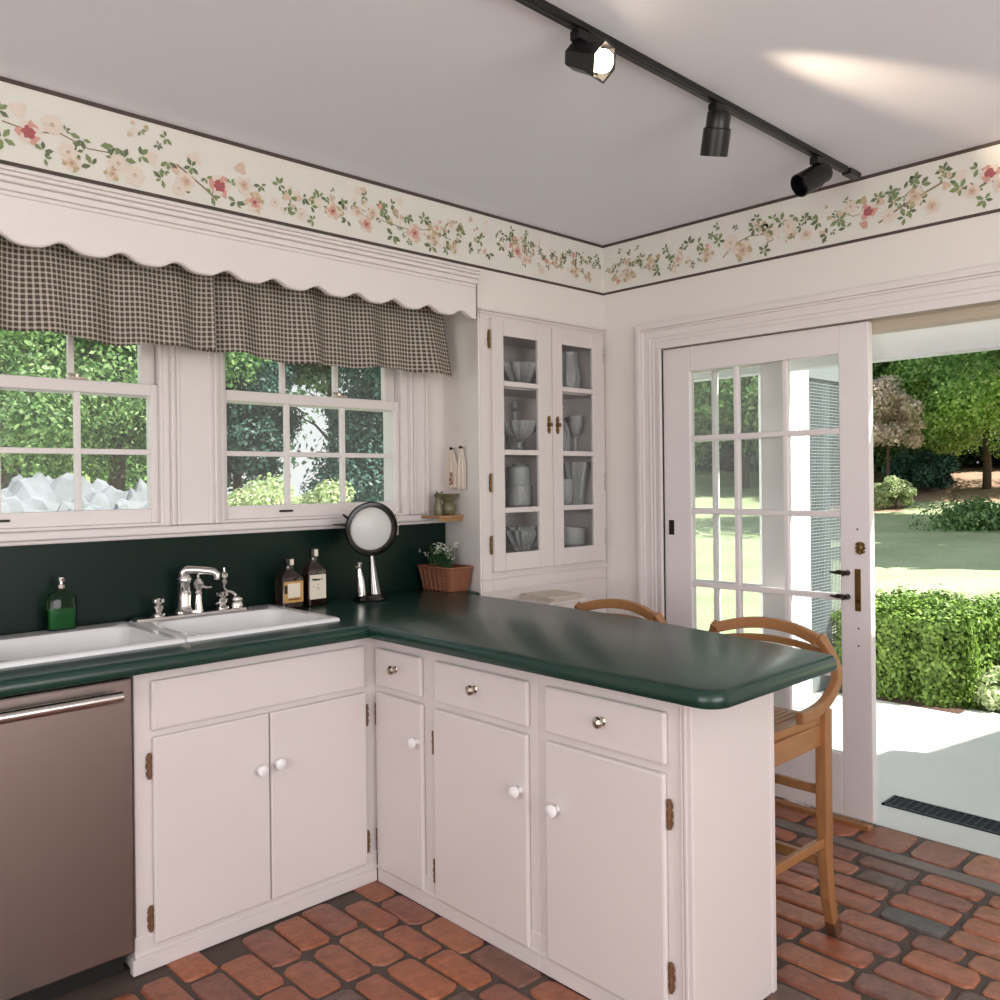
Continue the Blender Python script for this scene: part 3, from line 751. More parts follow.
# ------------------------------------------------------------------ knobs, hinges (local, then parented)
def knob_mb(ax, c, metal=False):
    """c = point on the face; ax = outward direction 'x-' or 'y-'"""
    m_ = MB()
    if metal: pr = [(.011, 0), (.012, .003), (.006, .007), (.006, .014), (.015, .018), (.0165, .024), (.014, .029), (.006, .033), (.0, .033)]
    else: pr = [(.010, 0), (.010, .003), (.0075, .006), (.0075, .012), (.016, .017), (.0185, .023), (.017, .029), (.010, .033), (.0, .034)]
    n_ = 8 if metal else 22
    vs = MB().lathe(pr, (0, 0, 0), n_)
    if ax == 'y-': T = Matrix.Rotation(radians(90), 4, 'X')
    else: T = Matrix.Rotation(radians(-90), 4, 'Y')
    T = Matrix.Translation(c) @ T
    vs.xf(T); return vs
def hinge_mb(ax, c, h=.062, w=.016, d=.004):
    m_ = MB(); x, y, z = c
    pr = [(0, .5), (.35, .42), (.5, .25), (.30, .16), (.5, .08), (.5, -.08), (.30, -.16), (.5, -.25), (.35, -.42), (0, -.5), (-.35, -.42), (-.5, -.25), (-.30, -.16), (-.5, -.08), (-.5, .08), (-.30, .16), (-.5, .25), (-.35, .42)]
    if ax == 'y-':
        f_ = [(x+a_*w, y-d, z+b_*h) for a_, b_ in pr]; g_ = [(x+a_*w, y, z+b_*h) for a_, b_ in pr]
    else:
        f_ = [(x-d, y+a_*w, z+b_*h) for a_, b_ in pr]; g_ = [(x, y+a_*w, z+b_*h) for a_, b_ in pr]
    m_.loft([g_, f_], cap0=True, cap1=True)
    o = (x, y-d, z) if ax == 'y-' else (x-d, y, z)
    m_.tube([(o[0], o[1], z-h*.42), (o[0], o[1], z+h*.42)], .0038, 8)
    for s_ in (-1, 1): m_.lathe([(.0055, -.004), (.0055, .004)], (o[0], o[1], z+s_*h*.44), 8)
    return m_
def panel(ax, face, u0, u1, z0, z1, th=.018, bevel=.006):
    """raised slab on the cabinet face"""
    if ax == 'y-': return MB().box(u0, u1, face-th, face, z0, z1)
    return MB().box(face-th, face, u0, u1, z0, z1)

# sink base cabinet
FY = -.312
sc = thing('sink_base_cabinet', (-2.09, -.05, 0), 'white painted cabinet under the sink, between the dishwasher and the inside corner', 'cabinet')
body = MB()
body.box(-2.497, -1.655, FY, FY+.02, .10, .866)     # face frame front
body.box(-2.497, -2.480, FY+.02, .28, .0, .70); body.box(-1.72, -1.70, FY+.02, .28, .1, .66); body.box(-2.48, -1.72, FY+.02, .28, .08, .10)
body.build('face_frame', CAB, sc, bevel=.003)
bs = MB(); bs.box(-2.508, -1.664, FY-.006, FY+.02, .0, .045); bs.box(-2.502, -1.662, FY-.003, FY+.02, .045, .105); bs.box(-2.502, -1.662, FY-.008, FY, .045, .058)
bs.build('base_moulding', CAB, sc, bevel=.003)
panel('y-', FY, -2.452, -1.713, .690, .835).build('false_drawer_front', CAB, sc, bevel=.007)
d1 = panel('y-', FY, -2.449, -2.081, .075, .672).build('door', CAB, sc, bevel=.006)
d2 = panel('y-', FY, -2.077, -1.711, .075, .672).build('door', CAB, sc, bevel=.006)
knob_mb('y-', (-2.118, FY-.018, .503)).build('knob', PORC, d1, smooth=True)
knob_mb('y-', (-2.056, FY-.018, .510)).build('knob', PORC, d2, smooth=True)
for z in (.590, .150):
    hinge_mb('y-', (-2.457, FY-.004, z), .075, .020).build('hinge', RUST, d1)
    hinge_mb('y-', (-1.704, FY-.004, z), .075, .020).build('hinge', RUST, d2)
# peninsula cabinets
FX = -1.66; PX1 = -1.272; PE = -1.612
pa = thing('base_cabinet', (-1.46, -.70, 0), 'white peninsula cabinet by the inside corner, narrow and wide door under two drawers', 'cabinet')
b1 = MB(); b1.box(FX, FX+.02, -1.1096, FY+.001, .10, .866); b1.box(FX+.02, PX1, -1.1096, -1.09, .0, .85); b1.box(PX1-.02, PX1, -1.1096, WY-.02, .0, .85); b1.box(FX+.02, PX1-.02, -1.09, FY, .08, .10)
b1.build('face_frame', CAB, pa, bevel=.003)
b1 = MB(); b1.box(FX-.006, FX+.02, -1.1096, FY-.01, .0, .045); b1.box(FX-.003, FX+.02, -1.1096, FY-.005, .045, .105); b1.box(FX-.008, FX, -1.1096, FY-.01, .045, .058)
b1.build('base_moulding', CAB, pa, bevel=.003)
pb = thing('base_cabinet', (-1.46, -1.36, 0), 'white cabinet at the free end of the peninsula, one door and one drawer', 'cabinet')
b1 = MB(); b1.box(FX, FX+.02, PE, -1.1104, .10, .866); b1.box(PX1-.02, PX1, PE, -1.1104, .0, .85); b1.box(FX+.02, PX1-.02, PE+.02, -1.1104, .08, .10)
b1.box(FX-.004, FX, PE+.002, PE+.010, .10, .86); b1.box(FX-.004, FX, PE+.014, PE+.020, .10, .86)
b1.build('face_frame', CAB, pb, bevel=.003)
b1 = MB(); b1.box(FX+.0, PX1+.001, PE-.012, PE+.002, .0, .866); b1.box(PX1-.020, PX1+.002, PE-.016, PE-.010, .0, .866)
b1.build('end_panel', CAB, pb, bevel=.003)
b1 = MB(); b1.box(FX-.006, FX+.02, PE-.014, -1.1104, .0, .045); b1.box(FX-.003, FX+.02, PE-.006, -1.1104, .045, .105); b1.box(FX-.008, FX, PE-.010, -1.1104, .045, .058)
b1.build('base_moulding', CAB, pb, bevel=.003)
def drawer(root, y0, y1, ky, kz=.758):
    d_ = panel('x-', FX, y0, y1, .692, .824).build('drawer', CAB, root, bevel=.007)
    k_ = knob_mb('x-', (FX-.018, ky-.012, kz+.008), True).build('knob', NICKEL, d_, smooth=False)
def door(root, y0, y1, ky, kz, hy, hz, z0=.055):
    d_ = panel('x-', FX, y0, y1, z0, .670).build('door', CAB, root, bevel=.007)
    knob_mb('x-', (FX-.018, ky-.018, kz+.010)).build('knob', PORC, d_, smooth=True)
    for z in hz: hinge_mb('x-', (FX-.004, hy, z), .075, .020).build('hinge', RUST, d_)
drawer(pa, -.588, -.335, -.445); door(pa, -.592, -.335, -.553, .535, -.327, (.59, .15))
drawer(pa, -1.080, -.657, -.848); door(pa, -1.076, -.652, -1.030, .495, -.643, (.555, .14))
drawer(pb, -1.557, -1.147, -1.350); door(pb, -1.553, -1.147, -1.176, .480, -1.562, (.572, .168))

# dishwasher
dwr = thing('dishwasher', (-2.805, -.05, 0), 'stainless steel dishwasher left of the sink cabinet', 'dishwasher')
MB().box(-3.10, -2.510, -.27, .26, .10, .85).build('cabinet_shell', TOE, dwr)
m_ = MB(); m_.box(-3.10, -2.508, -.330, -.27, .075, .855)
dd = m_.build('door', SS, dwr, bevel=.006)
m_ = MB(); hz = .816
m_.tube([(-3.055, -.372, hz), (-2.550, -.372, hz)], .0155, 20)
m_.build('handle', CHROME if False else mat('brushed_handle', rgb(205, 200, 195), .22, 1.), dd, smooth=True)
for x_ in (-3.03, -2.565):
    MB().box(x_-.012, x_+.012, -.372, -.330, hz-.010, hz+.010).build('handle_bracket', SS, dd, bevel=.003)
m_ = MB(); m_.box(-3.09, -2.515, -.262, -.25, .0, .075); m_.build('toe_kick', TOE, dwr)

# left run beyond the dishwasher
lc = thing('base_cabinet', (-3.35, -.05, 0), 'white base cabinet left of the dishwasher', 'cabinet')
m_ = MB(); m_.box(-3.58, -3.11, FY, .28, .0, .866); m_.build('face_frame', CAB, lc, bevel=.003)
panel('y-', FY, -3.54, -3.15, .08, .83).build('door', CAB, lc, bevel=.006)

# ------------------------------------------------------------------ china cabinet
cc = thing('china_cabinet', (-.43, .16, 0), 'tall white built-in cabinet in the corner with two four-pane glass doors', 'china cabinet')
m_ = MB()
CI = [1.075, 1.268, 1.531, 1.841, 2.075]
m_.box(-.862, -.80, -.006, .018, .905, 2.165); m_.box(-.035, -.004, -.006, .018, .905, 2.165); m_.box(-.80, -.035, -.006, .018, 2.115, 2.165); m_.box(-.80, -.035, -.006, .018, .905, .992)
m_.box(-.775, -.757, .018, .30, .95, 2.12); m_.box(-.045, -.03, .018, .30, .95, 2.12); m_.box(-.775, -.03, .30, .315, .95, 2.12)
m_.box(-.757, -.045, .018, .30, 1.03, 1.062); m_.box(-.757, -.045, .018, .30, 2.085, 2.12)
cca = m_.build('case', CAB, cc, bevel=.002)
m_ = MB(); m_.box(-.868, -.001, -.020, .0, 2.158, 2.168); m_.box(-.868, -.001, -.013, .0, 2.146, 2.158); m_.build('top_moulding', CAB, cc, bevel=.003)
m_ = MB(); m_.box(-.868, -.001, -.014, .0, .960, .972); m_.build('ledge_moulding', CAB, cc, bevel=.003)
m_ = MB(); m_.box(-.862, -.004, -.002, .018, .0, .905); m_.box(-.80, -.06, -.008, -.001, .1, .88); m_.build('lower_panel', CAB, cc, bevel=.004)
for zc in (1.268, 1.531, 1.836):
    MB().box(-.757, -.045, .03, .295, zc-.009, zc+.006).build('shelf', CAB, cc)
def cab_door(x0, x1, gx0, gx1):
    z0, z1 = .994, 2.130; y0, y1 = -.026, -.006
    d_ = MB(); d_.box(x0, gx0, y0, y1, z0, z1); d_.box(gx1, x1, y0, y1, z0, z1); d_.box(gx0, gx1, y0, y1, z0, CI[0]); d_.box(gx0, gx1, y0, y1, 2.056, z1)
    for zc in (1.268, 1.531, 1.841): d_.box(gx0, gx1, y0, y1, zc-.012, zc+.012)
    o_ = d_.build('door', CAB, cc, bevel=.003)
    MB().box(gx0, gx1, -.017, -.015, CI[0], 2.056).build('glass_panes', CABGLASS, o_)
    return o_
dl = cab_door(-.806, -.420, -.737, -.512); drr = cab_door(-.416, -.038, -.345, -.118)
for z in (2.035, 1.393, 1.115):
    hinge_mb('y-', (-.813, -.010, z), .085, .018).build('hinge', BRASS, dl)
    hinge_mb('y-', (-.030, -.010, z), .085, .018).build('hinge', BRASS, drr)
for x_, dd_ in ((-.445, dl), (-.385, drr)):
    m_ = hinge_mb('y-', (x_, -.026, 1.665), .085, .024, .003); m_.tube([(x_, -.030, 1.665), (x_, -.044, 1.665)], [.006, .010], 10); m_.build('latch', BRASS, dd_)

# glassware
def goods(name, prof, label, cat, group, n=20, flute=0., nf=0, handle=None):
    o = MB(); o.lathe(prof, (0, 0, 0), n, flute=flute, nf=nf)
    if handle:
        r, z0, z1 = handle; o.tube([(r, 0, z1), (r+.03, 0, z1-.002), (r+.042, 0, (z0+z1)/2), (r+.028, 0, z0+.004), (r*.95, 0, z0)], .004, 8)
    ob = o.build(name, CRYSTAL, smooth=True); tag(ob, label, cat, group); return ob
P_bowl = [(.0, .002), (.03, .002), (.034, .006), (.032, .012), (.05, .03), (.068, .055), (.078, .075), (.075, .075), (.065, .055), (.047, .033), (.02, .02), (.0, .02)]
P_fbowl = [(.0, .0), (.035, .0), (.033, .006), (.008, .014), (.008, .035), (.03, .045), (.06, .075), (.075, .11), (.072, .11), (.056, .078), (.02, .05), (.0, .048)]
P_tum = [(.0, .0), (.03, .0), (.032, .01), (.038, .10), (.0365, .10), (.03, .012), (.0, .010)]
P_gob = [(.0, .0), (.034, .0), (.032, .003), (.005, .008), (.0045, .07), (.02, .085), (.036, .12), (.034, .165), (.033, .165), (.034, .12), (.018, .088), (.0, .082)]
P_pit = [(.0, .0), (.045, .0), (.05, .01), (.062, .06), (.055, .11), (.042, .15), (.05, .18), (.048, .18), (.04, .15), (.052, .11), (.058, .06), (.045, .014), (.0, .012)]
P_dec = [(.0, .0), (.04, .0), (.044, .01), (.046, .09), (.03, .125), (.014, .145), (.013, .18), (.02, .186), (.012, .19), (.02, .205), (.014, .225), (.0, .232)]
gbs = {}
S1, S2, S3, S4 = 1.063, 1.275, 1.538, 1.843
items = [
 ('glass_bowl', P_bowl, 1.35, (-.62, .12, S4), 'cut glass bowl on the top shelf behind the left door of the china cabinet', 'bowl', (.12, 12), None),
 ('glass_plate', [(0, .0), (.05, .0), (.085, .012), (.083, .015), (.05, .004), (0, .004)], 1.1, (-.63, .2, S4), 'glass plate behind the bowl on the top shelf of the china cabinet', 'plate', (.03, 14), None),
 ('glass_pitcher', P_pit, 1.0, (-.235, .13, S4), 'glass pitcher on the top shelf behind the right door of the china cabinet', 'pitcher', (.05, 10), (.05, .05, .15)),
 ('glass_tumbler', P_tum, 1.1, (-.335, .17, S4), 'small glass tumbler left of the pitcher on the top shelf', 'glass', (0, 0), None),
 ('footed_glass_bowl', P_fbowl, 1.15, (-.655, .10, S3), 'cut glass footed bowl low on the second shelf behind the left door', 'bowl', (.1, 14), None),
 ('glass_decanter', P_dec, 1.0, (-.56, .22, S3), 'tall glass decanter behind the footed bowl on the second shelf', 'decanter', (0, 0), None),
 ('glass_goblet', P_gob, 1.15, (-.70, .22, S3), 'stemmed goblet at the left end of the second shelf', 'goblet', (0, 0), None),
 ('glass_decanter', P_dec, 1.05, (-.315, .12, S3), 'glass decanter with a stopper on the second shelf behind the right door', 'decanter', (.05, 10), None),
 ('glass_goblet', P_gob, 1.0, (-.22, .10, S3), 'front goblet of the pair on the second shelf behind the right door', 'goblet', (.04, 8), None),
 ('glass_goblet', P_gob, 1.0, (-.15, .19, S3), 'rear goblet of the pair on the second shelf behind the right door', 'goblet', (.04, 8), None),
 ('glass_jar', [(0, 0), (.055, 0), (.06, .008), (.06, .09), (.058, .092), (.058, .012), (0, .01)], 1.0, (-.64, .12, S2), 'low round glass jar on the third shelf behind the left door', 'jar', (.02, 16), None),
 ('glass_jar', [(0, 0), (.05, 0), (.055, .008), (.055, .085), (.053, .087), (.053, .012), (0, .01)], 1.0, (-.64, .12, S2+.0925), 'glass jar stacked on top of the low round jar on the third shelf', 'jar', (.02, 16), None),
 ('glass_goblet', P_gob, 1.1, (-.55, .2, S2), 'goblet right of the stacked jars on the third shelf', 'goblet', (0, 0), None),
 ('glass_vase', [(0, 0), (.04, 0), (.035, .02), (.045, .08), (.06, .15), (.066, .18), (.064, .18), (.057, .15), (.042, .08), (.03, .03), (0, .03)], 1.05, (-.20, .12, S2), 'tall cut glass vase on the third shelf behind the right door', 'vase', (.08, 12), None),
 ('glass_tumbler', P_tum, 1.15, (-.305, .10, S2), 'short clear tumbler left of the cut glass vase', 'glass', (0, 0), None),
 ('glass_bowl', P_bowl, 1.2, (-.63, .11, S1), 'ribbed glass bowl at the front of the bottom shelf behind the left door', 'bowl', (.12, 16), None),
 ('glass_bowl', P_bowl, .95, (-.625, .11, S1+.035), 'smaller glass bowl nested in the ribbed bowl on the bottom shelf', 'bowl', (.1, 12), None),
 ('glass_dish', [(0, 0), (.06, 0), (.068, .01), (.072, .085), (.07, .085), (.064, .014), (0, .01)], 1.0, (-.24, .12, S1), 'round clear dish on the bottom shelf behind the right door', 'dish', (0, 0), None),
]
for nm, pr, s_, loc, lab, cat_, fl, hd in items:
    o_ = goods(nm, [(r*s_*1.08, z*s_*1.15) for r, z in pr], lab, cat_, 'glassware in the china cabinet', 20 if not fl[1] else 42, fl[0], fl[1], hd)
    o_.location = (loc[0]+.125, loc[1]-.01, loc[2]) if loc[0] < -.4 else (loc[0]+.095, loc[1]-.01, loc[2])

# ------------------------------------------------------------------ small stand with magazines
st = thing('side_stand', (-.56, -.125, 0), 'small white stand against the china cabinet, holding magazines', 'stand')
MB().box(-.665, -.435, -.225, -.012, .0, .850).build('body', CAB, st, bevel=.004)
MB().box(-.675, -.425, -.235, -.012, .850, .862).build('top', CAB, st, bevel=.003)
for k, (dz, an, lab) in enumerate([(0, .0, 'lower magazine of the small pile on the white stand'), (.007, .05, 'middle magazine of the small pile on the white stand'), (.014, -.12, 'top magazine of the small pile on the white stand')]):
    m_ = MB().box(-.105, .105, -.10, .10, 0, .0065); o_ = m_.build('magazine', PAPER, bevel=.001); o_.location = (-.55+.006*k, -.125, -.0+.8625+dz); o_.rotation_euler = (0, 0, an)
    tag(o_, lab, 'magazine', 'magazines on the white stand')

# ------------------------------------------------------------------ alcove wall: shelf, pitcher, hanging cloths
sh = MB().box(-.985, -.835, .14, .272, 1.236, 1.248); sh.prism([(-.98, .15), (-.835, .15), (-.835, .17), (-.95, .17)], 1.222, 1.236)
tag(sh.build('corner_shelf', SHELFW, bevel=.003), 'little bare wood shelf at the right end of the window sill', 'shelf')
pt = thing('ceramic_pitcher', (-.90, .205, 1.248), 'small mottled green and brown figural pitcher on the little wood shelf', 'pitcher')
m_ = MB(); m_.lathe([(.020, 1.248), (.028, 1.254), (.034, 1.275), (.030, 1.295), (.024, 1.305), (.034, 1.325), (.048, 1.345), (.046, 1.345), (.030, 1.322), (.0, 1.31)], (-.885, .195, 0), 20, flute=.06, nf=5)
m_.build('body', POTC, pt, smooth=True)
m_ = MB(); m_.tube([(-.93, .21, 1.250), (-.932, .21, 1.28), (-.935, .21, 1.31), (-.935, .21, 1.33)], [.020, .024, .015, .012], 12); m_.lathe([(.0, 1.325), (.016, 1.331), (.020, 1.340), (.014, 1.349), (.0, 1.352)], (-.937, .208, 0), 14)
m_.tube([(-.945, .2, 1.345), (-.955, .197, 1.358)], [.007, .002], 8); m_.tube([(-.925, .2, 1.345), (-.918, .197, 1.358)], [.007, .002], 8)
m_.build('figure', POTC, pt, smooth=True)
# hanging cloths on pegs
def hang(y, z, w, hgt, label, seed):
    xw = -.87+.07*y/WY
    r = thing('hanging_cloth', (xw-.006, y, z), label, 'cloth', 'cloths hanging on the alcove wall')
    vs = []; fs = []; nx, nz = 10, 16; rnd = random.Random(seed)
    for j in range(nz+1):
        t = j/nz
        for i in range(nx+1):
            s_ = i/nx-.5; ww = w*(.35+.65*min(1, t*2.2+.1))
            zz = z-hgt*t-.010*abs(sin(s_*9))*(t == 1)
            vs.append((xw-.012+.007*s_-.005*cos(s_*16+seed)*min(1, t*2), y+s_*ww, zz))
    for j in range(nz):
        for i in range(nx): a_ = j*(nx+1)+i; fs.append((a_, a_+1, a_+nx+2, a_+nx+1))
    m_ = MB().add(vs, fs); c = m_.build('cloth', CLOTHP, r, smooth=True); sm = c.modifiers.new('s', 'SOLIDIFY'); sm.thickness = .002
    m_ = MB(); m_.tube([(xw+.002, y, z-.002), (xw-.022, y, z+.002)], [.004, .007], 10); m_.build('peg', DARKMETAL, r, smooth=True)
    return r
hang(.140, 1.555, .070, .185, 'nearer of two pale cloths hanging from pegs above the little shelf', 1)
h2 = hang(.228, 1.553, .082, .180, 'pale cloth with a brown motif, hanging nearer the window frame', 4)
xw = -.87+.07*.225/WY
m_ = MB()
for dy, dz, r_ in ((0, .055, .008), (.004, .035, .010), (-.006, .02, .007), (.008, .015, .006), (-.004, .065, .004), (.006, .068, .004)):
    m_.lathe([(.0, -.001), (r_, -.0008), (r_*.8, .001), (.0, .0012)], (xw-.021, .225+dy, 1.375+dz), 10, axis='x')
m_.build('motif', mat('brown_motif', rgb(150, 104, 76), .7), h2)

# ------------------------------------------------------------------ basket with plant
bk = thing('wicker_basket', (-.93, .17, .914), 'square reddish wicker basket planter at the corner of the counter', 'basket')
m_ = MB(); nz = 13
def bl_(t): return rrect(-.935, .165, .052+.016*t, .095+.016*t, .006, 2)
loops = []
for j in range(nz+1):
    t = j/nz; w_ = .0015*(1 if j % 2 else -1)
    loops.append([(x+w_*(1 if (i % 2) else -1), y+w_*(1 if (i % 2) else -1), .915+.10*t) for i, (x, y) in enumerate(bl_(t))])
m_.loft(loops, cap0=True)
for j in range(nz):
    z = .919+.1*j/nz; pts = bl_(j/nz); m_.tube([(x, y, z) for x, y in pts+[pts[0]]], .0034, 6, cap=False)
for sx in (-1, 1):
    for i in range(-3, 4):
        m_.tube([(-.935+sx*.053, .165+i*.028, .915), (-.935+sx*.069, .165+i*.033, 1.015)], .0028, 6)
for sy_ in (-1, 1):
    for i in range(-1, 2):
        m_.tube([(-.935+i*.03, .165+sy_*.096, .915), (-.935+i*.038, .165+sy_*.112, 1.015)], .0028, 6)
m_.build('weave', WICKER, bk, smooth=True)
m_ = MB(); pts = rrect(-.935, .165, .070, .113, .008, 2); m_.tube([(x, y, 1.018) for x, y in pts+[pts[0]]], .006, 8, cap=False); m_.build('rim', WICKER, bk, smooth=True)
MB().prism(rrect(-.935, .165, .064, .106, .008, 2), .995, 1.003).build('soil', SOILM, bk)
pl = thing('potted_plant', (-.935, .17, 1.003), 'ferny green plant with tiny white flowers growing in the wicker basket', 'plant')
lm = MB(); rnd = random.Random(5); blossoms = []
for k in range(70):
    a_ = rnd.uniform(0, 6.28); ln = rnd.uniform(.06, .135); sp_ = rnd.uniform(.15, .8)
    bx, by = -.935+rnd.uniform(-.025, .025), .175+rnd.uniform(-.05, .05)
    tip = Vector((bx+cos(a_)*ln*sp_*.75, by+sin(a_)*ln*sp_, 1.0+ln*.85))
    base = Vector((bx, by, 1.0)); midp = base.lerp(tip, .5)+Vector((0, 0, .012))
    lm.tube([base, midp, tip], [.0012, .001, .0006], 4)
    for q_ in range(9):
        t = .25+.75*q_/9; p = base.lerp(midp, t*2) if t < .5 else midp.lerp(tip, t*2-1)
        for s_ in (-1, 1):
            d = Vector((cos(a_+s_*1.3), sin(a_+s_*1.3), .4)).normalized()*.014*(1.2-t*.6); up = Vector((cos(a_), sin(a_), .2))*.0035
            lm.add([p, p+d*.5+up, p+d, p+d*.5-up], [(0, 1, 2, 3)])
    if k % 3 == 0:
        fl_ = MB(); blossoms.append(fl_)
        for q_ in range(4):
            c = tip+Vector((rnd.uniform(-.012, .012), rnd.uniform(-.012, .012), rnd.uniform(-.004, .012)))
            fl_.lathe([(0, -.002), (.004, 0), (.0035, .002), (0, .003)], c, 6)
lm.build('foliage', LEAFS['fern'], pl, normals=False)
WP = mat('white_petals', rgb(222, 226, 208), .7)
for fl_ in blossoms: fl_.build('blossom', WP, pl)

# ------------------------------------------------------------------ searchlight lamp
LX, LY = -1.368, .13
lp = thing('searchlight_lamp', (LX, LY, .914), 'black and chrome vintage spotlight lamp on a pedestal, standing against the backsplash', 'lamp')
m_ = MB(); m_.lathe([(.0, .914), (.070, .914), (.072, .922), (.060, .932), (.052, .940), (.0, .944)], (LX, LY, 0), 32)
m_.build('base', mat('smoked_chrome_base', rgb(96, 94, 96), .14, 1.), lp, smooth=True)
m_ = MB(); m_.tube([(LX+.018, LY-.01, .938), (LX+.010, LY, 1.08), (LX+.008, LY, 1.115)], [.027, .012, .010], 18)
m_.build('pedestal', mat('smoked_chrome', rgb(120, 118, 118), .12, 1.), lp, smooth=True)
m_ = MB(); m_.tube([(LX-.045, LY, .938), (LX-.048, LY, 1.0), (LX-.055, LY, 1.05)], [.020, .017, .010], 14); m_.tube([(LX-.055, LY, 1.04), (LX-.052, LY, 1.075)], [.008, .013], 12); m_.tube([(LX-.055, LY, 1.05), (LX-.072, LY-.01, 1.058)], .007, 8)
m_.build('lever_post', CHROME, lp, smooth=True)
m_ = MB(); m_.tube([(LX+.008, LY, 1.105), (LX+.008, LY, 1.135)], .008, 10); m_.build('swivel', CHROME, lp, smooth=True)
hc = Vector((LX, LY, 1.212)); dirv = (Vector(CAM)-hc); dirv.z = -.15; dirv.normalize()
dirv = (dirv+Vector((.30, -.02, 0))).normalized()
T = Matrix.Translation(hc) @ dirv.to_track_quat('Z', 'Y').to_matrix().to_4x4()
hd = MB().lathe([(.0, -.095), (.05, -.088), (.085, -.06), (.100, -.02), (.104, .01), (.110, .018), (.112, .03), (.108, .037), (.096, .038), (.090, .030), (.089, .020)], (0, 0, 0), 40).xf(T)
hdo = hd.build('housing', BLACKH, lp, smooth=True)
MB().lathe([(.0, .034), (.03, .033), (.06, .029), (.088, .020), (.089, .018), (.0, .018)], (0, 0, 0), 40).xf(T).build('lens', LENS, hdo, smooth=True)
MB().lathe([(.089, .029), (.092, .034), (.096, .0385), (.100, .034), (.096, .030)], (0, 0, 0), 40, cap=False).xf(T).build('bezel', mat('bezel_metal', rgb(90, 82, 78), .25, 1.), hdo, smooth=True)
m_ = MB(); m_.tube([(.112, .01, .0), (.125, .01, .0)], .012, 10); m_.box(.108, .118, -.03, .055, .0, .02); m_.tube([(.10, .05, .01), (.118, .075, .01)], [.006, .004], 8)
m_.xf(T).build('side_clamp', CHROME, hdo, smooth=True)
m_ = MB(); m_.loft([[(-.10, .01, -.01), (-.10, .025, -.01), (-.10, .025, .02), (-.10, .01, .02)], [(-.155, .018, -.002), (-.155, .022, -.002), (-.155, .022, .008), (-.155, .018, .008)]], cap0=True, cap1=True); m_.tube([(-.095, .045, .01), (-.115, .06, .01)], [.006, .004], 8)
m_.xf(T).build('grip', BLACKH, hdo)

# ------------------------------------------------------------------ bottles
def squarebottle(name, x, y, h, w, mat_, label, cat_, lab_mat, second):
    r = thing(name, (x, y, .9145), label, cat_)
    z = .9145; b_w = w/2
    def Lp(hw, z, rr): return [(px, py, z) for px, py in rrect(x, y, hw, hw*.72, min(rr, hw*.7), 4)]
    m_ = MB(); m_.loft([Lp(b_w*.9, z, .01), Lp(b_w, z+.004, .01), Lp(b_w, z+h*.60, .01), Lp(b_w*.86, z+h*.66, .012), Lp(b_w*.42, z+h*.74, .012), Lp(b_w*.34, z+h*.80, .01), Lp(b_w*.34, z+h*.86, .01)], cap0=True, cap1=True)
    m_.build('glass_body', mat_, r, smooth=True)
    m_ = MB(); m_.lathe([(b_w*.46, z+h*.84), (b_w*.48, z+h*.86), (b_w*.48, z+h*.985), (b_w*.42, z+h), (.0, z+h)], (x, y, 0), 18); m_.build('cap', BLACK, r, smooth=True)
    m_ = MB(); m_.box(x-.009, x+.006, y-b_w*.55, y-b_w*.45, z+h*.86, z+h*.98); m_.build('cap_seal', LABEL, r)
    zl0, zl1 = (.12, .54)
    m_ = MB(); f_ = y-b_w*.72
    m_.box(x-b_w*.88, x+b_w*.88, f_-.0008, f_+.001, z+h*zl0, z+h*zl1, 0)
    if second == 'white':
        rnd = random.Random(2)
        for k in range(9):
            u = rnd.uniform(-.6, .4); q_ = rnd.uniform(.2, .48)
            m_.box(x+b_w*u, x+b_w*(u+rnd.uniform(.06, .2)), f_-.0012, f_, z+h*q_, z+h*(q_+.012), 1)
        for k, (u, l_) in enumerate([(-.7, .5), (-.35, .55), (.05, .4)]): m_.box(x+b_w*u, x+b_w*(u+l_), f_-.0012, f_, z+h*(.45-.012*(k % 2)), z+h*(.475-.008*k), 1)
    else:
        m_.box(x-b_w*.55, x+b_w*.6, f_-.0013, f_, z+h*.22, z+h*.50, 2); m_.box(x-b_w*.85, x-b_w*.6, f_-.0012, f_, z+h*.30, z+h*.47, 1); m_.box(x-b_w*.5, x+b_w*.6, f_-.0016, f_, z+h*.17, z+h*.19, 1)
    m_.build('label', [lab_mat, INK, LABEL], r)
    r.rotation_euler = (0, 0, 0)
    return r
b_ = squarebottle('amber_bottle', -1.705, .195, .195, .094, ABOTTLE, 'shorter dark amber bottle with a tan label behind the sink', 'bottle', TAN, 'tan')
b_ = squarebottle('amber_bottle', -1.600, .185, .228, .082, ABOTTLE, 'taller dark amber bottle with a white label, next to the lamp', 'bottle', LABEL, 'white')
gb = thing('green_soap_bottle', (-2.52, .245, .927), 'translucent green glass soap bottle with a silver pump behind the left sink bowl', 'soap bottle')
m_ = MB(); z = .927
def Lq(hw, z, rr, dp_=.8): return [(px, py, z) for px, py in rrect(-2.52, .245, hw, hw*dp_*.62, rr, 5)]
m_.loft([Lq(.043, z, .018), Lq(.046, z+.005, .02), Lq(.046, z+.098, .02), Lq(.040, z+.112, .018), Lq(.016, z+.130, .0068), Lq(.014, z+.138, .0062)], cap0=True, cap1=True)
m_.build('glass_body', GBOTTLE, gb, smooth=True)
m_ = MB(); m_.loft([Lq(.041, z+.004, .016), Lq(.042, z+.07, .016)], cap0=True, cap1=True); m_.build('liquid_soap', mat('green_soap', rgb(58, 112, 74), .2, spec=.5), gb, smooth=True)
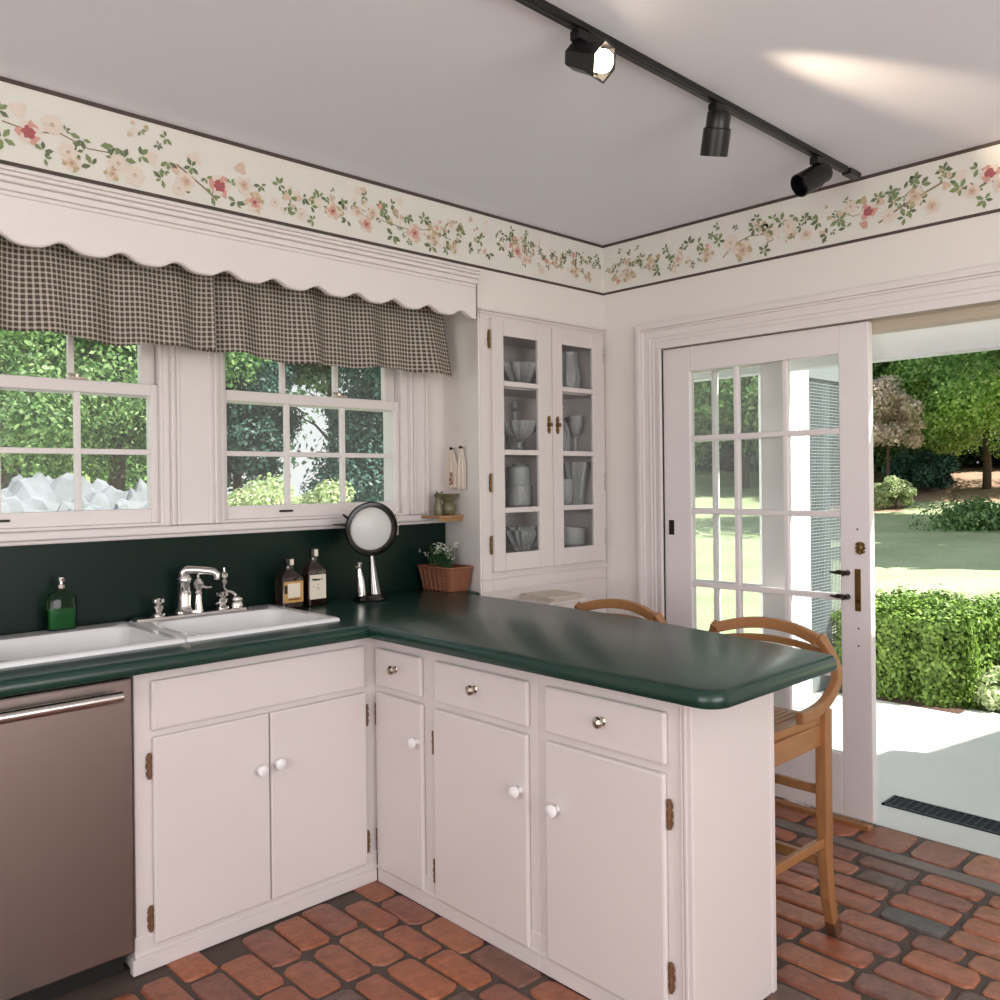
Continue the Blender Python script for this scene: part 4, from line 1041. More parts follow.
m_ = MB(); m_.lathe([(.013, z+.136), (.013, z+.148), (.006, z+.150), (.005, z+.158), (.010, z+.160), (.010, z+.172), (.0, z+.174)], (-2.52, .245, 0), 14); m_.tube([(-2.52, .245, z+.166), (-2.52, .22, z+.164)], .004, 8)
m_.build('pump', CHROME, gb, smooth=True)

# ------------------------------------------------------------------ door casing, sliding glass doors
tr = MB()
for (d, t0, t1) in ((.014, 0, 1), (.024, .0, .09), (.032, .09, .22), (.023, .22, .30), (.019, .52, .58), (.019, .66, .72), (.026, .90, 1)):
    e0 = -.0001*len(tr.v)/16
    ya, yb = -.215-.15*t0, -.215-.15*t1; za, zb = 2.155-.13*t0, 2.155-.13*t1; ye = DY1-.06
    # mitred at the corner: one L-shaped strip per step
    poly = [(ya, 0), (ya, za), (ye, za), (ye, zb), (yb, zb), (yb, 0)]
    vs_ = [(0, y, z) for y, z in poly]+[(-d, y, z) for y, z in poly]
    tr.add(vs_, [(6, 7, 10, 11), (7, 8, 9, 10), (0, 1, 7, 6), (1, 2, 8, 7), (2, 3, 9, 8), (3, 4, 10, 9), (4, 5, 11, 10), (5, 0, 6, 11)])
struct(tr, 'trim_6', TRIM, bevel=.002)
def glazed_leaf(name, parent_kind, xc, y0, y1, z0, z1, gy0, gy1, gz0, gz1, cols, rows, th=.040, m=EDGE):
    x0, x1 = xc-th/2, xc+th/2
    d_ = MB(); d_.box(x0, x1, gy1, y1, z0, z1); d_.box(x0, x1, y0, gy0, z0, z1)
    d_.box(x0, x1, gy0, gy1, z0, gz0); d_.box(x0, x1, gy0, gy1, gz1, z1)
    for i in range(1, cols):
        u = gy0+(gy1-gy0)*i/cols; d_.box(x0+.004, x1-.004, u-.011, u+.011, gz0, gz1)
    for z in rows: d_.box(x0+.003, x1-.003, gy0, gy1, z-.012, z+.012)
    o_ = d_.build(name, m, bevel=.004); o_['kind'] = 'structure'
    MB().box(xc-.002, xc+.002, gy0, gy1, gz0, gz1).build('glass_panes', GLASS, o_)
    return o_
rows = (.590, .909, 1.249, 1.590)
d1 = glazed_leaf('door_1', None, .022, -1.352, -.30, .02, 2.022, -1.228, -.512, .27, 1.905, 3, rows)
# door hardware
hw = MB(); hw.box(-.001, .003, -.418, -.388, 1.135, 1.205); o_ = hw.build('finger_pull', DARKMETAL, d1, bevel=.008)
hw = MB(); hw.box(-.002, .003, -1.312, -1.288, .860, 1.030); hw.lathe([(.008, 0), (.010, .003), (.0, .005)], (-.002, -1.30, .90), 12, axis='x'); hw.build('lock_plate', BRASS, d1, bevel=.003)
hw = MB()
for z in (1.012, .915):
    hw.tube([(.0, -1.258, z), (-.02, -1.258, z), (-.028, -1.245, z-.002)], [.012, .009, .012], 10); hw.beam((-.022, -1.27, z), (-.024, -1.225, z+.004), .02, .016); hw.tube([(-.024, -1.225, z), (-.026, -1.195, z+.002)], [.008, .003], 8)
hw.build('handles', DARKMETAL, d1, smooth=True)
hw = hinge_mb('x-', (.002, -1.312, 1.115), .05, .04, .006); hw.tube([(-.004, -1.312, 1.115), (-.018, -1.322, 1.12)], [.006, .008], 8); hw.build('latch', BRASS, d1)
for z in (1.19, .79, .72): MB().lathe([(.004, -.001), (.004, .0), (0, .001)], (.002, -1.30, z), 8, axis='x').build('screw', DARKMETAL, d1)
d2 = glazed_leaf('door_2', None, .095, -.945, .10, .02, 2.022, -.835, -.10, .27, 1.905, 3, rows)
# wooden sill and head track
struct(MB().box(-.040, .0, -1.352, -.30, -.01, .016), 'trim_8', WOOD, bevel=.004)
struct(MB().box(.05, .135, DY1, -.36, 1.985, 2.03).box(.0, .045, DY1, -.36, 2.024, 2.03), 'trim_9', BEIGE)
struct(MB().box(.20, .28, -2.9, -.2, 1.888, 2.06), 'trim_10', mat('grey_white_paint', rgb(205, 210, 212), .6), bevel=.004)
# patio, drain
pt_ = MB().box(.062, 2.20, -6.5, 3.2, -.12, -.004); pt_.box(2.20, 3.1, .35, 3.2, -.12, -.004)
struct(pt_, 'patio_slab', CONC)
dg = thing('floor_drain', (.345, -1.6, 0), 'long black slotted drain grate let into the patio outside the door', 'drain')
m_ = MB(); y0, y1 = -2.6, -1.265
m_.box(.285, .298, y0, y1, -.004, .003); m_.box(.408, .421, y0, y1, -.004, .003); m_.box(.285, .421, y1-.012, y1, -.004, .003)
for i in range(1, 6): m_.box(.298+i*.0185-.004, .298+i*.0185+.002, y0, y1, -.004, .002)
yy = y1-.03
while yy > y0: m_.box(.298, .408, yy, yy+.008, -.004, .002); yy -= .03
m_.build('grate', DRAIN, dg)
MB().box(.298, .408, y0, y1, -.0038, -.0030).build('channel', BLACK, dg)

# ------------------------------------------------------------------ bar stools
def make_stool(loc, label):
    r = thing('bar_stool', loc, label, 'bar stool', 'bar stools tucked under the peninsula')
    # local: seat faces -x; y half width .205; rear legs at x=+.17
    hy = .235; xr, xf_ = .130, -.235
    m_ = MB()
    pl_ = [(xf_-.02, -hy+.02), (xr-.0, -hy+.0), (xr+.0, hy-.0), (xf_-.02, hy-.02)]
    m_.prism(pl_, .655, .678)
    for i in range(-8, 9): m_.box(xf_, xr-.03, i*.022-.004, i*.022+.004, .678, .6805)
    m_.build('seat', WOODX, r, bevel=.006, world=False)
    m_ = MB(); m_.box(xf_, xr, -hy, -hy+.022, .590, .655); m_.box(xf_, xr, hy-.022, hy, .590, .655); m_.box(xf_, xf_+.02, -hy, hy, .590, .655); m_.box(xr-.02, xr, -hy, hy, .590, .655)
    m_.build('apron', WOODX, r, bevel=.003, world=False)
    for s_ in (-1, 1):
        y = s_*hy
        m_ = MB(); m_.flatbar([(xr+.058, y, .0), (xr+.038, y, .05), (xr+.014, y, .13), (xr, y, .25), (xr-.002, y, .45), (xr, y, .62), (xr+.005, y, .70)], [.028, .030, .032, .034, .036, .036, .034], [.034, .036, .038, .040, .042, .042, .040], (0, 1, 0))
        lg = m_.build('leg', WOOD, r, bevel=.004, world=False)
        MB().flatbar([(xr+.059, y, -.0005), (xr+.040, y, .046)], .031, .037, (0, 1, 0)).build('worn_foot', DWOOD, lg, world=False)
        m_ = MB(); m_.flatbar([(xf_-.015, y*.96, 0), (xf_, y*.96, .3), (xf_+.005, y*.96, .65)], [.028, .032, .034], [.03, .036, .038], (0, 1, 0))
        m_.build('leg', WOOD, r, bevel=.004, world=False)
        # curved side post: sweeps from the seat rail up to the crest
        pts = []
        ctrl = [(-.02, y, .698), (.06, y, .700), (.13, y+s_*.002, .715), (.195, y+s_*.004, .755), (.224, y-s_*.002, .80), (.222, y-s_*.028, .860), (.206, y-s_*.050, .903)]
        for i in range(len(ctrl)-1):
            p0 = Vector(ctrl[max(i-1, 0)]); p1 = Vector(ctrl[i]); p2 = Vector(ctrl[i+1]); p3 = Vector(ctrl[min(i+2, len(ctrl)-1)])
            for k in range(5):
                t = k/5; pts.append(.5*((2*p1)+(-p0+p2)*t+(2*p0-5*p1+4*p2-p3)*t*t+(-p0+3*p1-3*p2+p3)*t**3))
        pts.append(Vector(ctrl[-1]))
        m_ = MB(); m_.flatbar(pts, .026, .034, (0, 1, 0)); m_.build('back_post', WOOD, r, bevel=.004, world=False)
    # crest rail, arched upward and bowed backward
    def railpts(z, arch, bow, n_=14, w=.184, x0=.205):
        return [(x0+bow*(1-(2*i/n_-1)**2), -w+2*w*i/n_, z+arch*(1-(2*i/n_-1)**2)) for i in range(n_+1)]
    m_ = MB(); m_.flatbar(railpts(.888, .032, .03), .024, .036, (1, 0, 0)); m_.build('crest_rail', WOODX, r, bevel=.004, world=False)
    m_ = MB(); m_.flatbar(railpts(.845, .022, .03, w=.208, x0=.22), .018, .022, (1, 0, 0)); m_.build('back_slat', WOODX, r, bevel=.003, world=False)
    for (p, q_) in (((xr, -hy, .45), (xr, hy, .45)), ((xr, -hy, .30), (xf_, -hy*.96, .30)), ((xr, hy, .30), (xf_, hy*.96, .30)), ((xf_, -hy*.96, .22), (xf_, hy*.96, .22)), ((xr, -hy, .235), (xr, hy, .235))):
        MB().beam(p, q_, .018, .028).build('rung', WOOD, r, bevel=.003, world=False)
    return r
s1 = make_stool((-1.055, -1.365, 0), 'golden wood bar stool with a curved back at the free end of the peninsula')
dup(s1, (-1.035, -.725, 0), 'golden wood bar stool further along the peninsula, only its curved back showing over the counter')
# end stop detail
# ------------------------------------------------------------------ ceiling track and spotlights
tl = thing('ceiling_track', (-2.0, -1.335, H), 'long black lighting track fixed across the ceiling', 'track')
MB().box(-3.6, -.155, -1.351, -1.319, H-.018, H).build('rail', BLACK, tl, bevel=.002)
MB().box(-.140, -.045, -1.354, -1.316, H-.022, H).build('end_feed', BLACK, tl, bevel=.003)
m_ = MB().box(-3.6, -.155, -1.339, -1.331, H-.0195, H-.0175); m_.build('groove', mat('track_groove', rgb(70, 68, 70), .3, .6), tl)
def spot(mx, my, axis, label, kind, lit=False):
    r = thing('track_spotlight', (mx, my, H-.022), label, 'spotlight', 'spotlights on the ceiling track')
    MB().box(mx-.03, mx+.03, my-.016, my+.016, H-.048, H-.022).build('adapter', BLACK, r, bevel=.003)
    a_ = Vector(axis).normalized()
    c = Vector((mx, my, H-.086))+a_*.03
    T = Matrix.Translation(c) @ a_.to_track_quat('Z', 'Y').to_matrix().to_4x4()
    m_ = MB(); m_.tube([(mx, my, H-.045), (mx, my, H-.07)], .008, 10); m_.beam((mx-.0, my, H-.066), tuple(c-a_*.02), .03, .012)
    m_.build('yoke', BLACK, r)
    if kind == 'flared':
        pr = [(.0, -.055), (.026, -.055), (.030, -.048), (.034, .0), (.044, .032), (.044, .038), (.040, .036), (.036, .02), (.034, .006)]
        n_ = 6
    else:
        pr = [(.0, -.062), (.026, -.062), (.031, -.055), (.031, -.02), (.036, -.018), (.036, .05), (.033, .05), (.032, .03), (.031, .012)]
        n_ = 20
    pr = [(a*1.2, b*1.2) for a, b in pr]
    h_ = MB().lathe(pr, (0, 0, 0), n_).xf(T).build('lamp_head', BLACK, r, smooth=(n_ > 6))
    MB().lathe(([(.0, .066), (.012, .064), (.023, .056), (.029, .042), (.028, .012), (.0, .008)] if lit else [(.0, .028), (.018, .026), (.028, .018), (.031, .008), (.0, .006)]), (0, 0, 0), 20).xf(T).build('bulb', BULB if lit else mat('dark_bulb', rgb(70, 70, 74), .2), h_, smooth=True)
    return r, c, a_
r1, c1, a1 = spot(-1.70, -1.335, (.16, -.90, -.42), 'lit black track spotlight at the left, its glowing bulb facing right', 'flared', True)
spot(-1.05, -1.335, (.25, .35, -1.0), 'middle black track spotlight, unlit and pointing down', 'can')
spot(-.38, -1.335, (-.80, .42, -.50), 'black track spotlight nearest the door wall, aimed down to the left', 'can')
# the lit spotlight's beam
ld = bpy.data.lights.new('spot_beam', 'SPOT'); ld.energy = 140; ld.color = (1, .76, .52); ld.spot_size = radians(18.5); ld.spot_blend = 1.0; ld.shadow_soft_size = .02
lo = bpy.data.objects.new('spot_beam', ld); COL.objects.link(lo); lo.location = c1+a1*.085+Vector((.03, 0, -.005))
tgt = Vector((-.70, -1.76, 2.578)); lo.rotation_euler = (tgt-lo.location).to_track_quat('-Z', 'Y').to_euler()

# ------------------------------------------------------------------ outdoors
def gz(x, y):
    d = math.hypot(x, y+1)
    if math.atan2(y+1, x) > .9 or math.atan2(y+1, x) < -.9: return -.03+.012*max(0, min(d, 25)-3.5)
    return -.03+.030*max(0, min(d, 19)-3.5)+.13*max(0, min(d, 30)-19)
GX = MB(); nr, na = 46, 72
vs = [(0, -1, -.13)]; fs = []; mi = []
rad = [2.0*(1.085**i) for i in range(nr)]
vs = []
for r_ in rad:
    for k in range(na):
        a_ = 2*pi*k/na; x, y = r_*cos(a_), -1+r_*sin(a_)
        inside = (X0-.4 < x < .3 and Y0-.4 < y < OW+.1)
        vs.append((x, y, -.14 if inside else gz(x, y)-.0+(.02*sin(x*.9)*cos(y*.7) if r_ > 5 else 0)))
for i in range(nr-1):
    for k in range(na):
        a_ = i*na+k; b2 = i*na+(k+1) % na; fs.append((a_, b2, b2+na, a_+na)); mi.append(0)
def ground(name, sel, m):
    g_ = MB(); f2 = []
    for f_ in fs:
        c = sum((Vector(vs[i]) for i in f_), Vector())/4
        if sel(c): f2.append(f_)
    used = sorted({i for f_ in f2 for i in f_}); ix = {u: k for k, u in enumerate(used)}
    g_.add([vs[i] for i in used], [tuple(ix[i] for i in f_) for f_ in f2])
    o_ = g_.build(name, m, smooth=True); o_['kind'] = 'structure'; return o_
def inroom(c): return X0-.3 < c.x < .25 and Y0-.3 < c.y < OW
def isM(c):
    d = math.hypot(c.x, c.y+1); a_ = math.atan2(c.y+1, c.x); return d > 20.0+1.2*sin(a_*9) and -.6 < a_ < .47
ground('lawn', lambda c: not isM(c) and not inroom(c), LAWN)
ground('mulch_bank', isM, MULCH)

rng = np.random.default_rng(11)
def leaf_cloud(pts, nrm, size, name, m, parent=None, elong=1.5):
    """pts (n,3) centres, nrm (n,3) facing; one quad-ish leaf (4 verts) per point"""
    n_ = len(pts)
    nr_ = nrm/np.linalg.norm(nrm, axis=1, keepdims=True)
    t = rng.normal(size=(n_, 3)); t -= (t*nr_).sum(1, keepdims=True)*nr_; t /= np.linalg.norm(t, axis=1, keepdims=True)
    b = np.cross(nr_, t)
    s_ = size*rng.uniform(.6, 1.3, (n_, 1))
    v = np.empty((n_, 4, 3))
    v[:, 0] = pts+t*s_*elong/2; v[:, 1] = pts+b*s_*.42+nr_*s_*.12; v[:, 2] = pts-t*s_*elong/2; v[:, 3] = pts-b*s_*.42+nr_*s_*.12
    me = bpy.data.meshes.new(name)
    me.vertices.add(n_*4); me.vertices.foreach_set('co', v.reshape(-1).astype(np.float32))
    me.loops.add(n_*4); me.loops.foreach_set('vertex_index', np.arange(n_*4, dtype=np.int32))
    me.polygons.add(n_); me.polygons.foreach_set('loop_start', np.arange(0, n_*4, 4, dtype=np.int32))
    me.polygons.foreach_set('loop_total', np.full(n_, 4, dtype=np.int32))
    me.materials.append(m); me.update(calc_edges=True); me.validate()
    o_ = bpy.data.objects.new(name, me); COL.objects.link(o_)
    if parent is not None: o_.parent = parent
    return o_
def crown(nblob, n, R_, Hh, z0, size, seed, shape='round'):
    rr = np.random.default_rng(seed)
    cs = []; 
    for k in range(nblob):
        if shape == 'cone':
            t = (k+.5)/nblob; z = z0+Hh*t; rad_ = R_*(1-t)**.8*.75; a_ = rr.uniform(0, 6.28); cs.append((rad_*cos(a_)*rr.uniform(.2, 1), rad_*sin(a_)*rr.uniform(.2, 1), z, max(.25, R_*(1-t)*.55)))
        else:
            while True:
                p = rr.uniform(-1, 1, 3)
                if np.linalg.norm(p) < 1: break
            cs.append((p[0]*R_*.8, p[1]*R_*.8, z0+Hh/2+p[2]*Hh/2*.8, R_*(rr.uniform(.16, .34) if nblob >= 60 else rr.uniform(.24, .42))))
    P = []; Nn = []
    per_ = n//nblob
    for cx, cy, cz, r_ in cs:
        d = rr.normal(size=(per_, 3)); d /= np.linalg.norm(d, axis=1, keepdims=True)
        q_ = r_*rr.uniform(.55, 1.08, (per_, 1)); pts = d*q_*np.array([1, 1, .8])+np.array([cx, cy, cz])
        P.append(pts); Nn.append(d+rr.normal(size=(per_, 3))*.55+np.array([0, 0, .3]))
    return np.concatenate(P), np.concatenate(Nn)
def make_tree(name, loc, R_, Hh, z0, kind, label, cat='tree', n=9000, size=.16, nblob=34, seed=1, trunk=.16, shape='round', lean=0., group=None):
    r = thing(name, (loc[0], loc[1], gz(*loc)-.03), label, cat, group)
    P, Nn = crown(nblob, n, R_, Hh, z0, size, seed, shape)
    leaf_cloud(P, Nn, size, 'foliage', LEAFS[kind], r)
    m_ = MB(); rnd = random.Random(seed)
    top = z0+Hh*.6
    pts = [(lean*t*R_+.06*sin(t*5+seed), .06*cos(t*4+seed), -.1+(top+.1)*t) for t in [i/6 for i in range(7)]]
    m_.tube(pts, [trunk*(1.25-.85*i/6) for i in range(7)], 10)
    if shape == 'round' and trunk > .05:
        for k in range(6):
            a_ = k*1.05+seed; b0 = Vector(pts[3]).lerp(Vector(pts[5]), rnd.random()); e = b0+Vector((cos(a_)*R_*.7, sin(a_)*R_*.7, Hh*.28)); m_.tube([b0, b0.lerp(e, .5)+Vector((0, 0, Hh*.05)), e], [trunk*.45, trunk*.3, trunk*.1], 7)
    m_.build('trunk', BARK, r, world=False, smooth=True)
    return r
def ray(px, dist, py=480):
    u = px-500; d = F+R*(u/861); d.normalize(); return (CAM[0]+d.x*dist, CAM[1]+d.y*dist)

# view through the door
T_ = 'trees beyond the lawn'
make_tree('shade_tree', ray(985, 27.5), 3.6, 7.0, .35, 'bright', 'sunlit green tree with a short dark trunk beyond the lawn, right in the doorway', n=75000, size=.085, seed=2, trunk=.10, nblob=80, group=T_)
make_tree('shade_tree', ray(925, 29.5), 3.2, 7.4, -.1, 'mid', 'mid green tree behind the pale blossom tree in the doorway', n=60000, size=.09, seed=3, trunk=.08, nblob=70, group=T_)
make_tree('flowering_tree', ray(890, 25.5), .95, 2.7, .75, 'pink', 'pale pink blossoming small tree at the left of the open doorway', n=7000, size=.075, seed=4, trunk=.05, nblob=26, group=T_)
make_tree('shade_tree', ray(866, 29), 3.0, 8.0, .2, 'mid', 'tall tree seen half behind the edge of the glass door', n=60000, size=.095, seed=5, trunk=.1, nblob=70, group=T_)
make_tree('shade_tree', ray(1035, 20.5), 3.2, 3.6, 3.0, 'mid', 'overhanging tree whose branches enter the top right of the doorway', n=30000, size=.10, seed=6, trunk=.25, nblob=50, group=T_)
make_tree('shade_tree', ray(955, 40), 6.0, 11.0, .2, 'dark', 'large dark tree mass filling the far background of the doorway', n=40000, size=.24, seed=7, trunk=.2, nblob=60, group=T_)
make_tree('shade_tree', ray(1090, 45), 5.0, 11.0, .2, 'dark', 'dark tree at the far right behind the sunlit tree', n=24000, size=.24, seed=8, trunk=.2, nblob=50, group=T_)
make_tree('shade_tree', ray(810, 52), 5.5, 10.0, .4, 'mid', 'green tree seen through the right panes of the glass door', n=24000, size=.24, seed=9, trunk=.2, nblob=50, group=T_)
make_tree('shade_tree', ray(745, 28), 3.4, 7.8, .2, 'mid', 'green tree seen through the second pane column of the glass door', n=30000, size=.14, seed=10, trunk=.1, nblob=50, group=T_)
make_tree('shade_tree', ray(692, 33), 4.4, 9.0, -.2, 'bright', 'bright tree seen through the left pane column of the glass door', n=32000, size=.15, seed=12, trunk=.1, nblob=50, group=T_)
make_tree('lawn_shrub', ray(893, 24.0), .55, .9, .0, 'pale', 'pale green low shrub at the foot of the blossom tree', 'shrub', n=3600, size=.06, seed=14, trunk=.03, nblob=16)
make_tree('lawn_shrub', ray(925, 27), 1.0, 1.2, .0, 'teal', 'blue-green low shrub under the trees beyond the lawn', 'shrub', n=6000, size=.08, seed=15, trunk=.03, nblob=16)
make_tree('ground_cover', ray(990, 20.0), 1.6, .45, -.1, 'mid', 'low dark green planting at the right edge of the far lawn', 'shrub', n=9000, size=.06, seed=16, trunk=.02, nblob=24)
for k_, (px_, dd_, lab_) in enumerate([(880, 33, 'dark shrub at the far left of the doorway'), (930, 35, 'dark shrub between the trunks in the doorway'), (985, 33, 'dark shrub behind the short trunk in the doorway'), (1030, 33, 'dark shrub at the right edge of the doorway'), (820, 34, 'dark shrub seen through the right panes of the glass door'), (755, 33, 'dark shrub seen through the middle panes of the glass door'), (695, 36, 'dark shrub seen through the left panes of the glass door')]):
    make_tree('dark_shrub', ray(px_, dd_), 2.3, 2.6, -.3, 'dark', lab_, 'shrub', n=9000, size=.13, seed=60+k_, trunk=.03, nblob=26)
# trees outside the frame on the sunny side: they throw the shade over the lawn
for k_, (tx, ty, lab_) in enumerate([(10.6, 2.0, 'near'), (13.6, 2.6, 'middle'), (16.0, 4.2, 'far')]):
    hgt = 7.0; px_, py_ = tx+.45*hgt/1.19, ty-.89*hgt/1.19
    make_tree('shade_tree', (px_, py_), 1.9+.35*k_, 2.6, 5.6, 'mid', lab_+' tree of the three right of the lawn, outside the doorway view', n=5200, size=.30, seed=21+k_, trunk=.2, nblob=22, group=T_)

# hedges
def hedge(name, x0, x1, y0, y1, h, kind, n, size, label, seed, wob=.03):
    r = thing(name, ((x0+x1)/2, (y0+y1)/2, -.03), label, 'hedge')
    rr = np.random.default_rng(seed); P = []; Nn = []
    lx, ly = (x1-x0)/2, (y1-y0)/2
    areas = [(lx*2)*(ly*2), 2*ly*h, 2*ly*h, 2*lx*h, 2*lx*h]; tot = sum(areas)
    for k, a_ in enumerate(areas):
        m = int(n*a_/tot); u = rr.uniform(-1, 1, m); w = rr.uniform(0, 1, m); d = rr.normal(0, wob, m)-.01
        d = d+.03*np.sin(u*9+k)+.02*np.sin(w*14)
        if k == 0: p = np.stack([u*lx, (w*2-1)*ly, h+d], 1); q_ = (0, 0, 1)
        if k == 1: p = np.stack([-lx-d, u*ly, w*h], 1); q_ = (-1, 0, 0)
        if k == 2: p = np.stack([lx+d, u*ly, w*h], 1); q_ = (1, 0, 0)
        if k == 3: p = np.stack([u*lx, -ly-d, w*h], 1); q_ = (0, -1, 0)
        if k == 4: p = np.stack([u*lx, ly+d, w*h], 1); q_ = (0, 1, 0)
        P.append(p); Nn.append(np.array(q_)+rr.normal(size=(m, 3))*.38)
    leaf_cloud(np.concatenate(P), np.concatenate(Nn), size, 'foliage', LEAFS[kind], r)
    m_ = MB(); m_.loft([[(a_, b, z) for a_, b in rrect(0, 0, lx-.07, ly-.07, .05, 3)] for z in (0, h-.08)], cap0=True, cap1=True)
    m_.build('twigs', mat('hedge_twigs', rgb(40, 52, 26), .9), r, world=False)
    return r
hedge('clipped_hedge', 2.16, 3.2, -.98, -.20, .53, 'lime', 30000, .024, 'clipped green hedge block at the edge of the patio, just right of the glass door', 31)
hedge('clipped_hedge', 2.72, 3.7, -2.6, -1.18, .60, 'lime', 22000, .026, 'second clipped hedge block further right, behind the low pale shrub', 32)
make_tree('low_shrub', (2.42, -1.22), .30, .26, .0, 'pale', 'low pale green shrub between the two hedge blocks', 'shrub', n=6000, size=.026, seed=33, trunk=.01, nblob=14)
struct(MB().box(2.02, 2.2, -1.0, .3, -.05, .0), 'planting_bed', SOILM)

# white outbuilding with a screened bay seen through the door glass
wg = thing('screened_porch', (2.2, .3, -.02), 'white outbuilding with a grey mesh screened bay, beyond the right panes of the door', 'porch')
m_ = MB(); m_.box(1.56, 1.86, -.17, -.10, 0, 2.5); m_.box(1.56, 1.63, -.10, .02, 0, 2.5)
for i in range(4): m_.box(1.60+i*.06, 1.606+i*.06, -.178, -.17, .0, 2.0)
m_.build('corner_wall', WHITEX, wg)
m_ = MB(); m_.box(1.86, 2.72, -.165, -.13, 2.05, 2.5); m_.box(1.86, 2.72, -.165, -.13, 0, .16); m_.box(2.40, 2.72, -.165, -.13, .16, 2.05); m_.build('screen_frame', SCREENW, wg)
m_ = MB(); 
xx = 1.87
while xx < 2.40: m_.box(xx, xx+.005, -.152, -.148, .16, 2.05); xx += .021
zz = .17
while zz < 2.04: m_.box(1.86, 2.40, -.1525, -.1475, zz, zz+.005); zz += .021
m_.build('mesh_screen', MESHM, wg)
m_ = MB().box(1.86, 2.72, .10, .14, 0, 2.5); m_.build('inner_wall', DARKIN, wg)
m_ = MB().box(1.50, 2.80, -.25, .20, 2.5, 2.6); m_.build('roof', SCREENW, wg)
# porch roof on posts over the near part of the patio (its edge draws the shade line)
pr_ = thing('patio_roof', (1.5, -3.6, 0), 'flat roof over the right part of the patio, outside the doorway view', 'roof')
m_ = MB(); 
poly = [(.16, -2.56), (2.02, -2.86), (2.06, -3.0), (4.2, -3.42), (4.2, -6.5), (.16, -6.5)]
m_.prism(poly, 2.35, 2.5); m_.build('deck', WHITEX, pr_)
for p in ((3.4, -3.7), (3.4, -6.3)): MB().box(p[0]-.06, p[0]+.06, p[1]-.06, p[1]+.06, -.05, 2.35).build('post', WHITEX, pr_)

# view through the sink windows
from mathutils import noise as mn
W_ = 'plants outside the sink windows'
for k, (px, dist, r_, hz_, lab) in enumerate([(-25, 6.6, .62, 1.46, 'pale boulder at the far left below the window trees'), (28, 7.2, .66, 1.50, 'jagged pale boulder seen in the lower left pane of the left window'), (75, 6.5, .52, 1.36, 'low pale boulder in front of the others, seen through the left window'),
                                       (112, 7.4, .66, 1.48, 'broad pale boulder seen in the lower right pane of the left window'), (152, 6.8, .5, 1.42, 'pale boulder at the right end of the row outside the left window')]):
    x, y = ray(px, dist); g0 = gz(x, y)
    bm = bmesh.new(); bmesh.ops.create_icosphere(bm, subdivisions=5, radius=1)
    for v in bm.verts:
        c = v.co.copy(); f_ = .92
        f_ += .16*mn.noise(c*1.4+Vector((k*7, 0, 0)))+.16*abs(mn.noise(c*3.0+Vector((0, k*5, 0))))+.10*abs(mn.noise(c*7.0+Vector((k, k, 0))))
        v.co = Vector((c.x*r_*f_*1.45, c.y*r_*.8*f_, max(-.1, c.z*(hz_-g0)*f_*.95)))
    me = bpy.data.meshes.new('boulder'); bm.to_mesh(me); bm.free(); me.materials.append(STONE)
    o_ = bpy.data.objects.new('boulder', me); COL.objects.link(o_); o_.location = (x, y, g0); tag(o_, lab, 'boulder', 'boulders outside the left window')
make_tree('garden_tree', ray(15, 12), 2.3, 3.6, 1.25, 'mid', 'leafy tree filling the upper panes of the left window', n=60000, size=.05, seed=41, trunk=.12, nblob=56, group=W_)
make_tree('garden_tree', ray(118, 13), 2.0, 3.4, 1.55, 'mid', 'leafy tree at the right of the left window', n=52000, size=.05, seed=42, trunk=.12, nblob=50, group=W_)
make_tree('garden_tree', ray(-90, 16), 3.2, 5.5, .6, 'bright', 'bright tree at the far left outside the left window', n=18000, size=.11, seed=43, trunk=.15, nblob=40, group=W_)
make_tree('garden_tree', ray(40, 21), 4.2, 5.6, .3, 'mid', 'trees in the background of the left window', n=36000, size=.12, seed=44, trunk=.2, nblob=56, group=W_)
make_tree('garden_tree', ray(165, 24), 3.6, 5.6, .3, 'dark', 'background tree at the right edge of the left window', n=20000, size=.13, seed=45, trunk=.15, nblob=40, group=W_)
make_tree('garden_tree', ray(240, 13.5), .95, 3.0, .9, 'teal', 'blue-green tree in the upper left panes of the right window', n=24000, size=.05, seed=46, trunk=.08, nblob=34, group=W_)
make_tree('variegated_shrub', ray(242, 6.6), .52, 1.55, .20, 'pale', 'pale green shrub in the lower left panes of the right window', 'shrub', n=22000, size=.028, seed=47, trunk=.04, nblob=34, group=W_)
make_tree('variegated_shrub', ray(322, 7.0), .38, 1.42, .20, 'pale', 'pale shrub in the lower middle panes of the right window', 'shrub', n=16000, size=.028, seed=48, trunk=.04, nblob=30, group=W_)
make_tree('variegated_shrub', ray(284, 9.2), .8, 1.25, .0, 'mid', 'green shrub behind the two pale shrubs outside the right window', 'shrub', n=12000, size=.05, seed=52, trunk=.04, nblob=30, group=W_)
make_tree('conifer', ray(384, 10.2), 1.05, 6.5, .0, 'teal', 'dark conifer filling the right panes of the right window', n=60000, size=.042, seed=49, trunk=.12, nblob=70, shape='cone', group=W_)
make_tree('conifer', ray(425, 12.5), 1.7, 7.0, .1, 'teal', 'dark conifer further right, at the edge of the right window', n=44000, size=.055, seed=50, trunk=.12, nblob=60, shape='cone', group=W_)
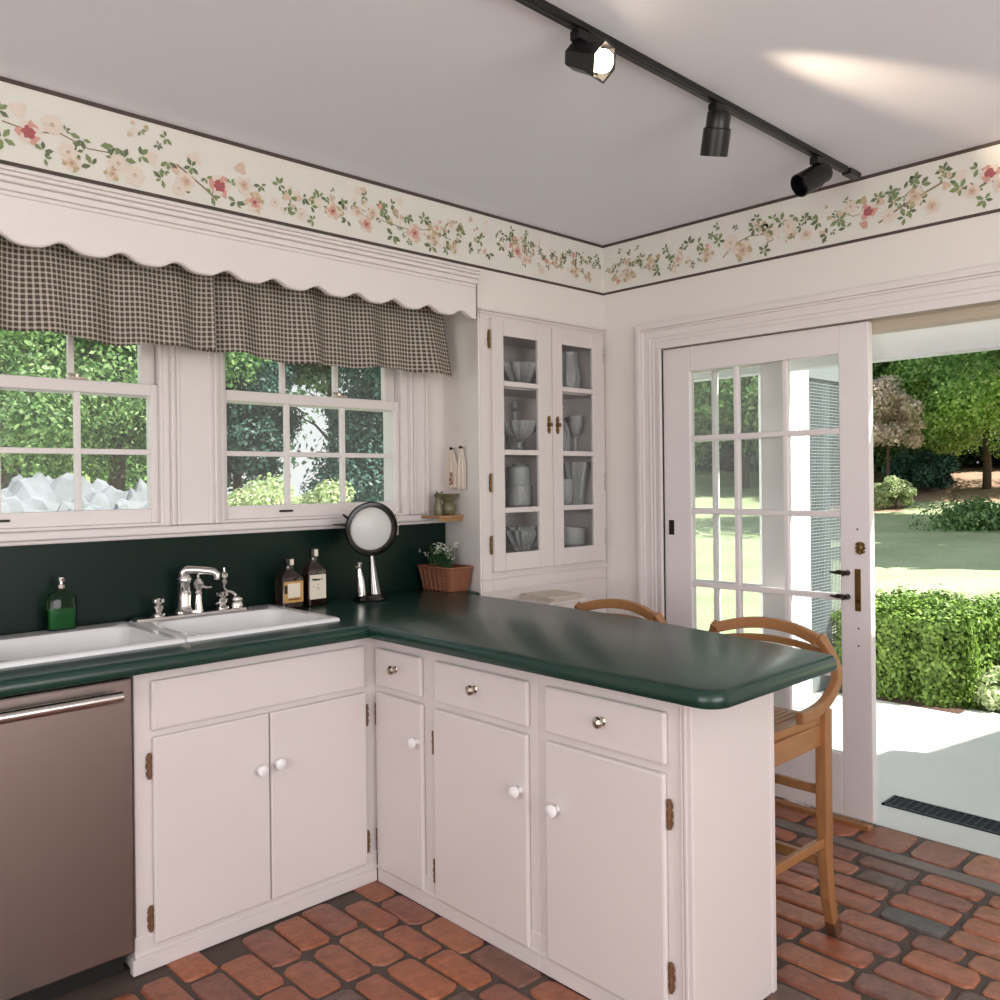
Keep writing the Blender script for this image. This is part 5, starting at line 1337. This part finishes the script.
make_tree('garden_tree', ray(332, 13.5), .75, 1.5, 2.75, 'mid', 'leafy branch mass in the top middle pane of the right window', n=9000, size=.06, seed=51, trunk=.06, nblob=26, group=W_)
# ------------------------------------------------------------------ light
sun = bpy.data.lights.new('sun', 'SUN'); sun.energy = 12; sun.angle = radians(.6); sun.color = (1, .96, .88)
so = bpy.data.objects.new('sun', sun); COL.objects.link(so)
sd = Vector((.45, -.89, 1.19)).normalized()      # towards the sun
so.rotation_euler = sd.to_track_quat('Z', 'Y').to_euler(); so.location = (4, -4, 8)
w = bpy.data.worlds.new('sky'); SC.world = w; w.use_nodes = True
bg = w.node_tree.nodes['Background']
tcw = w.node_tree.nodes.new('ShaderNodeTexCoord'); sp = w.node_tree.nodes.new('ShaderNodeSeparateXYZ'); rp = w.node_tree.nodes.new('ShaderNodeValToRGB')
w.node_tree.links.new(tcw.outputs['Generated'], sp.inputs[0]); w.node_tree.links.new(sp.outputs[2], rp.inputs[0]); w.node_tree.links.new(rp.outputs[0], bg.inputs[0])
rp.color_ramp.elements[0].color = (1, 1, 1, 1); rp.color_ramp.elements[1].color = (.72, .84, 1, 1); rp.color_ramp.elements[1].position = .8
bg.inputs[1].default_value = 1.0

def area(name, loc, rot, sx, sy_, e, col=(1, 1, 1)):
    l_ = bpy.data.lights.new(name, 'AREA'); l_.shape = 'RECTANGLE'; l_.size = sx; l_.size_y = sy_; l_.energy = e; l_.color = col
    o_ = bpy.data.objects.new(name, l_); COL.objects.link(o_); o_.location = loc; o_.rotation_euler = rot; return o_
area('fill_rear', (-2.8, Y0+.03, 1.5), (radians(-90), 0, radians(180)), 3.1, 1.45, 81, (1, .965, .97))  # added fill lamp inside the unseen rear window, brightens the room
area('fill_side', (X0+.03, -2.8, 1.5), (0, radians(-90), 0), 1.45, 2.7, 59, (1, .955, .96))  # second added fill lamp, at the unseen side window

SC.view_settings.view_transform = 'Standard'; SC.view_settings.look = 'None'; SC.view_settings.gamma = 1; SC.view_settings.use_curve_mapping = False
SC.view_settings.exposure = 0.0
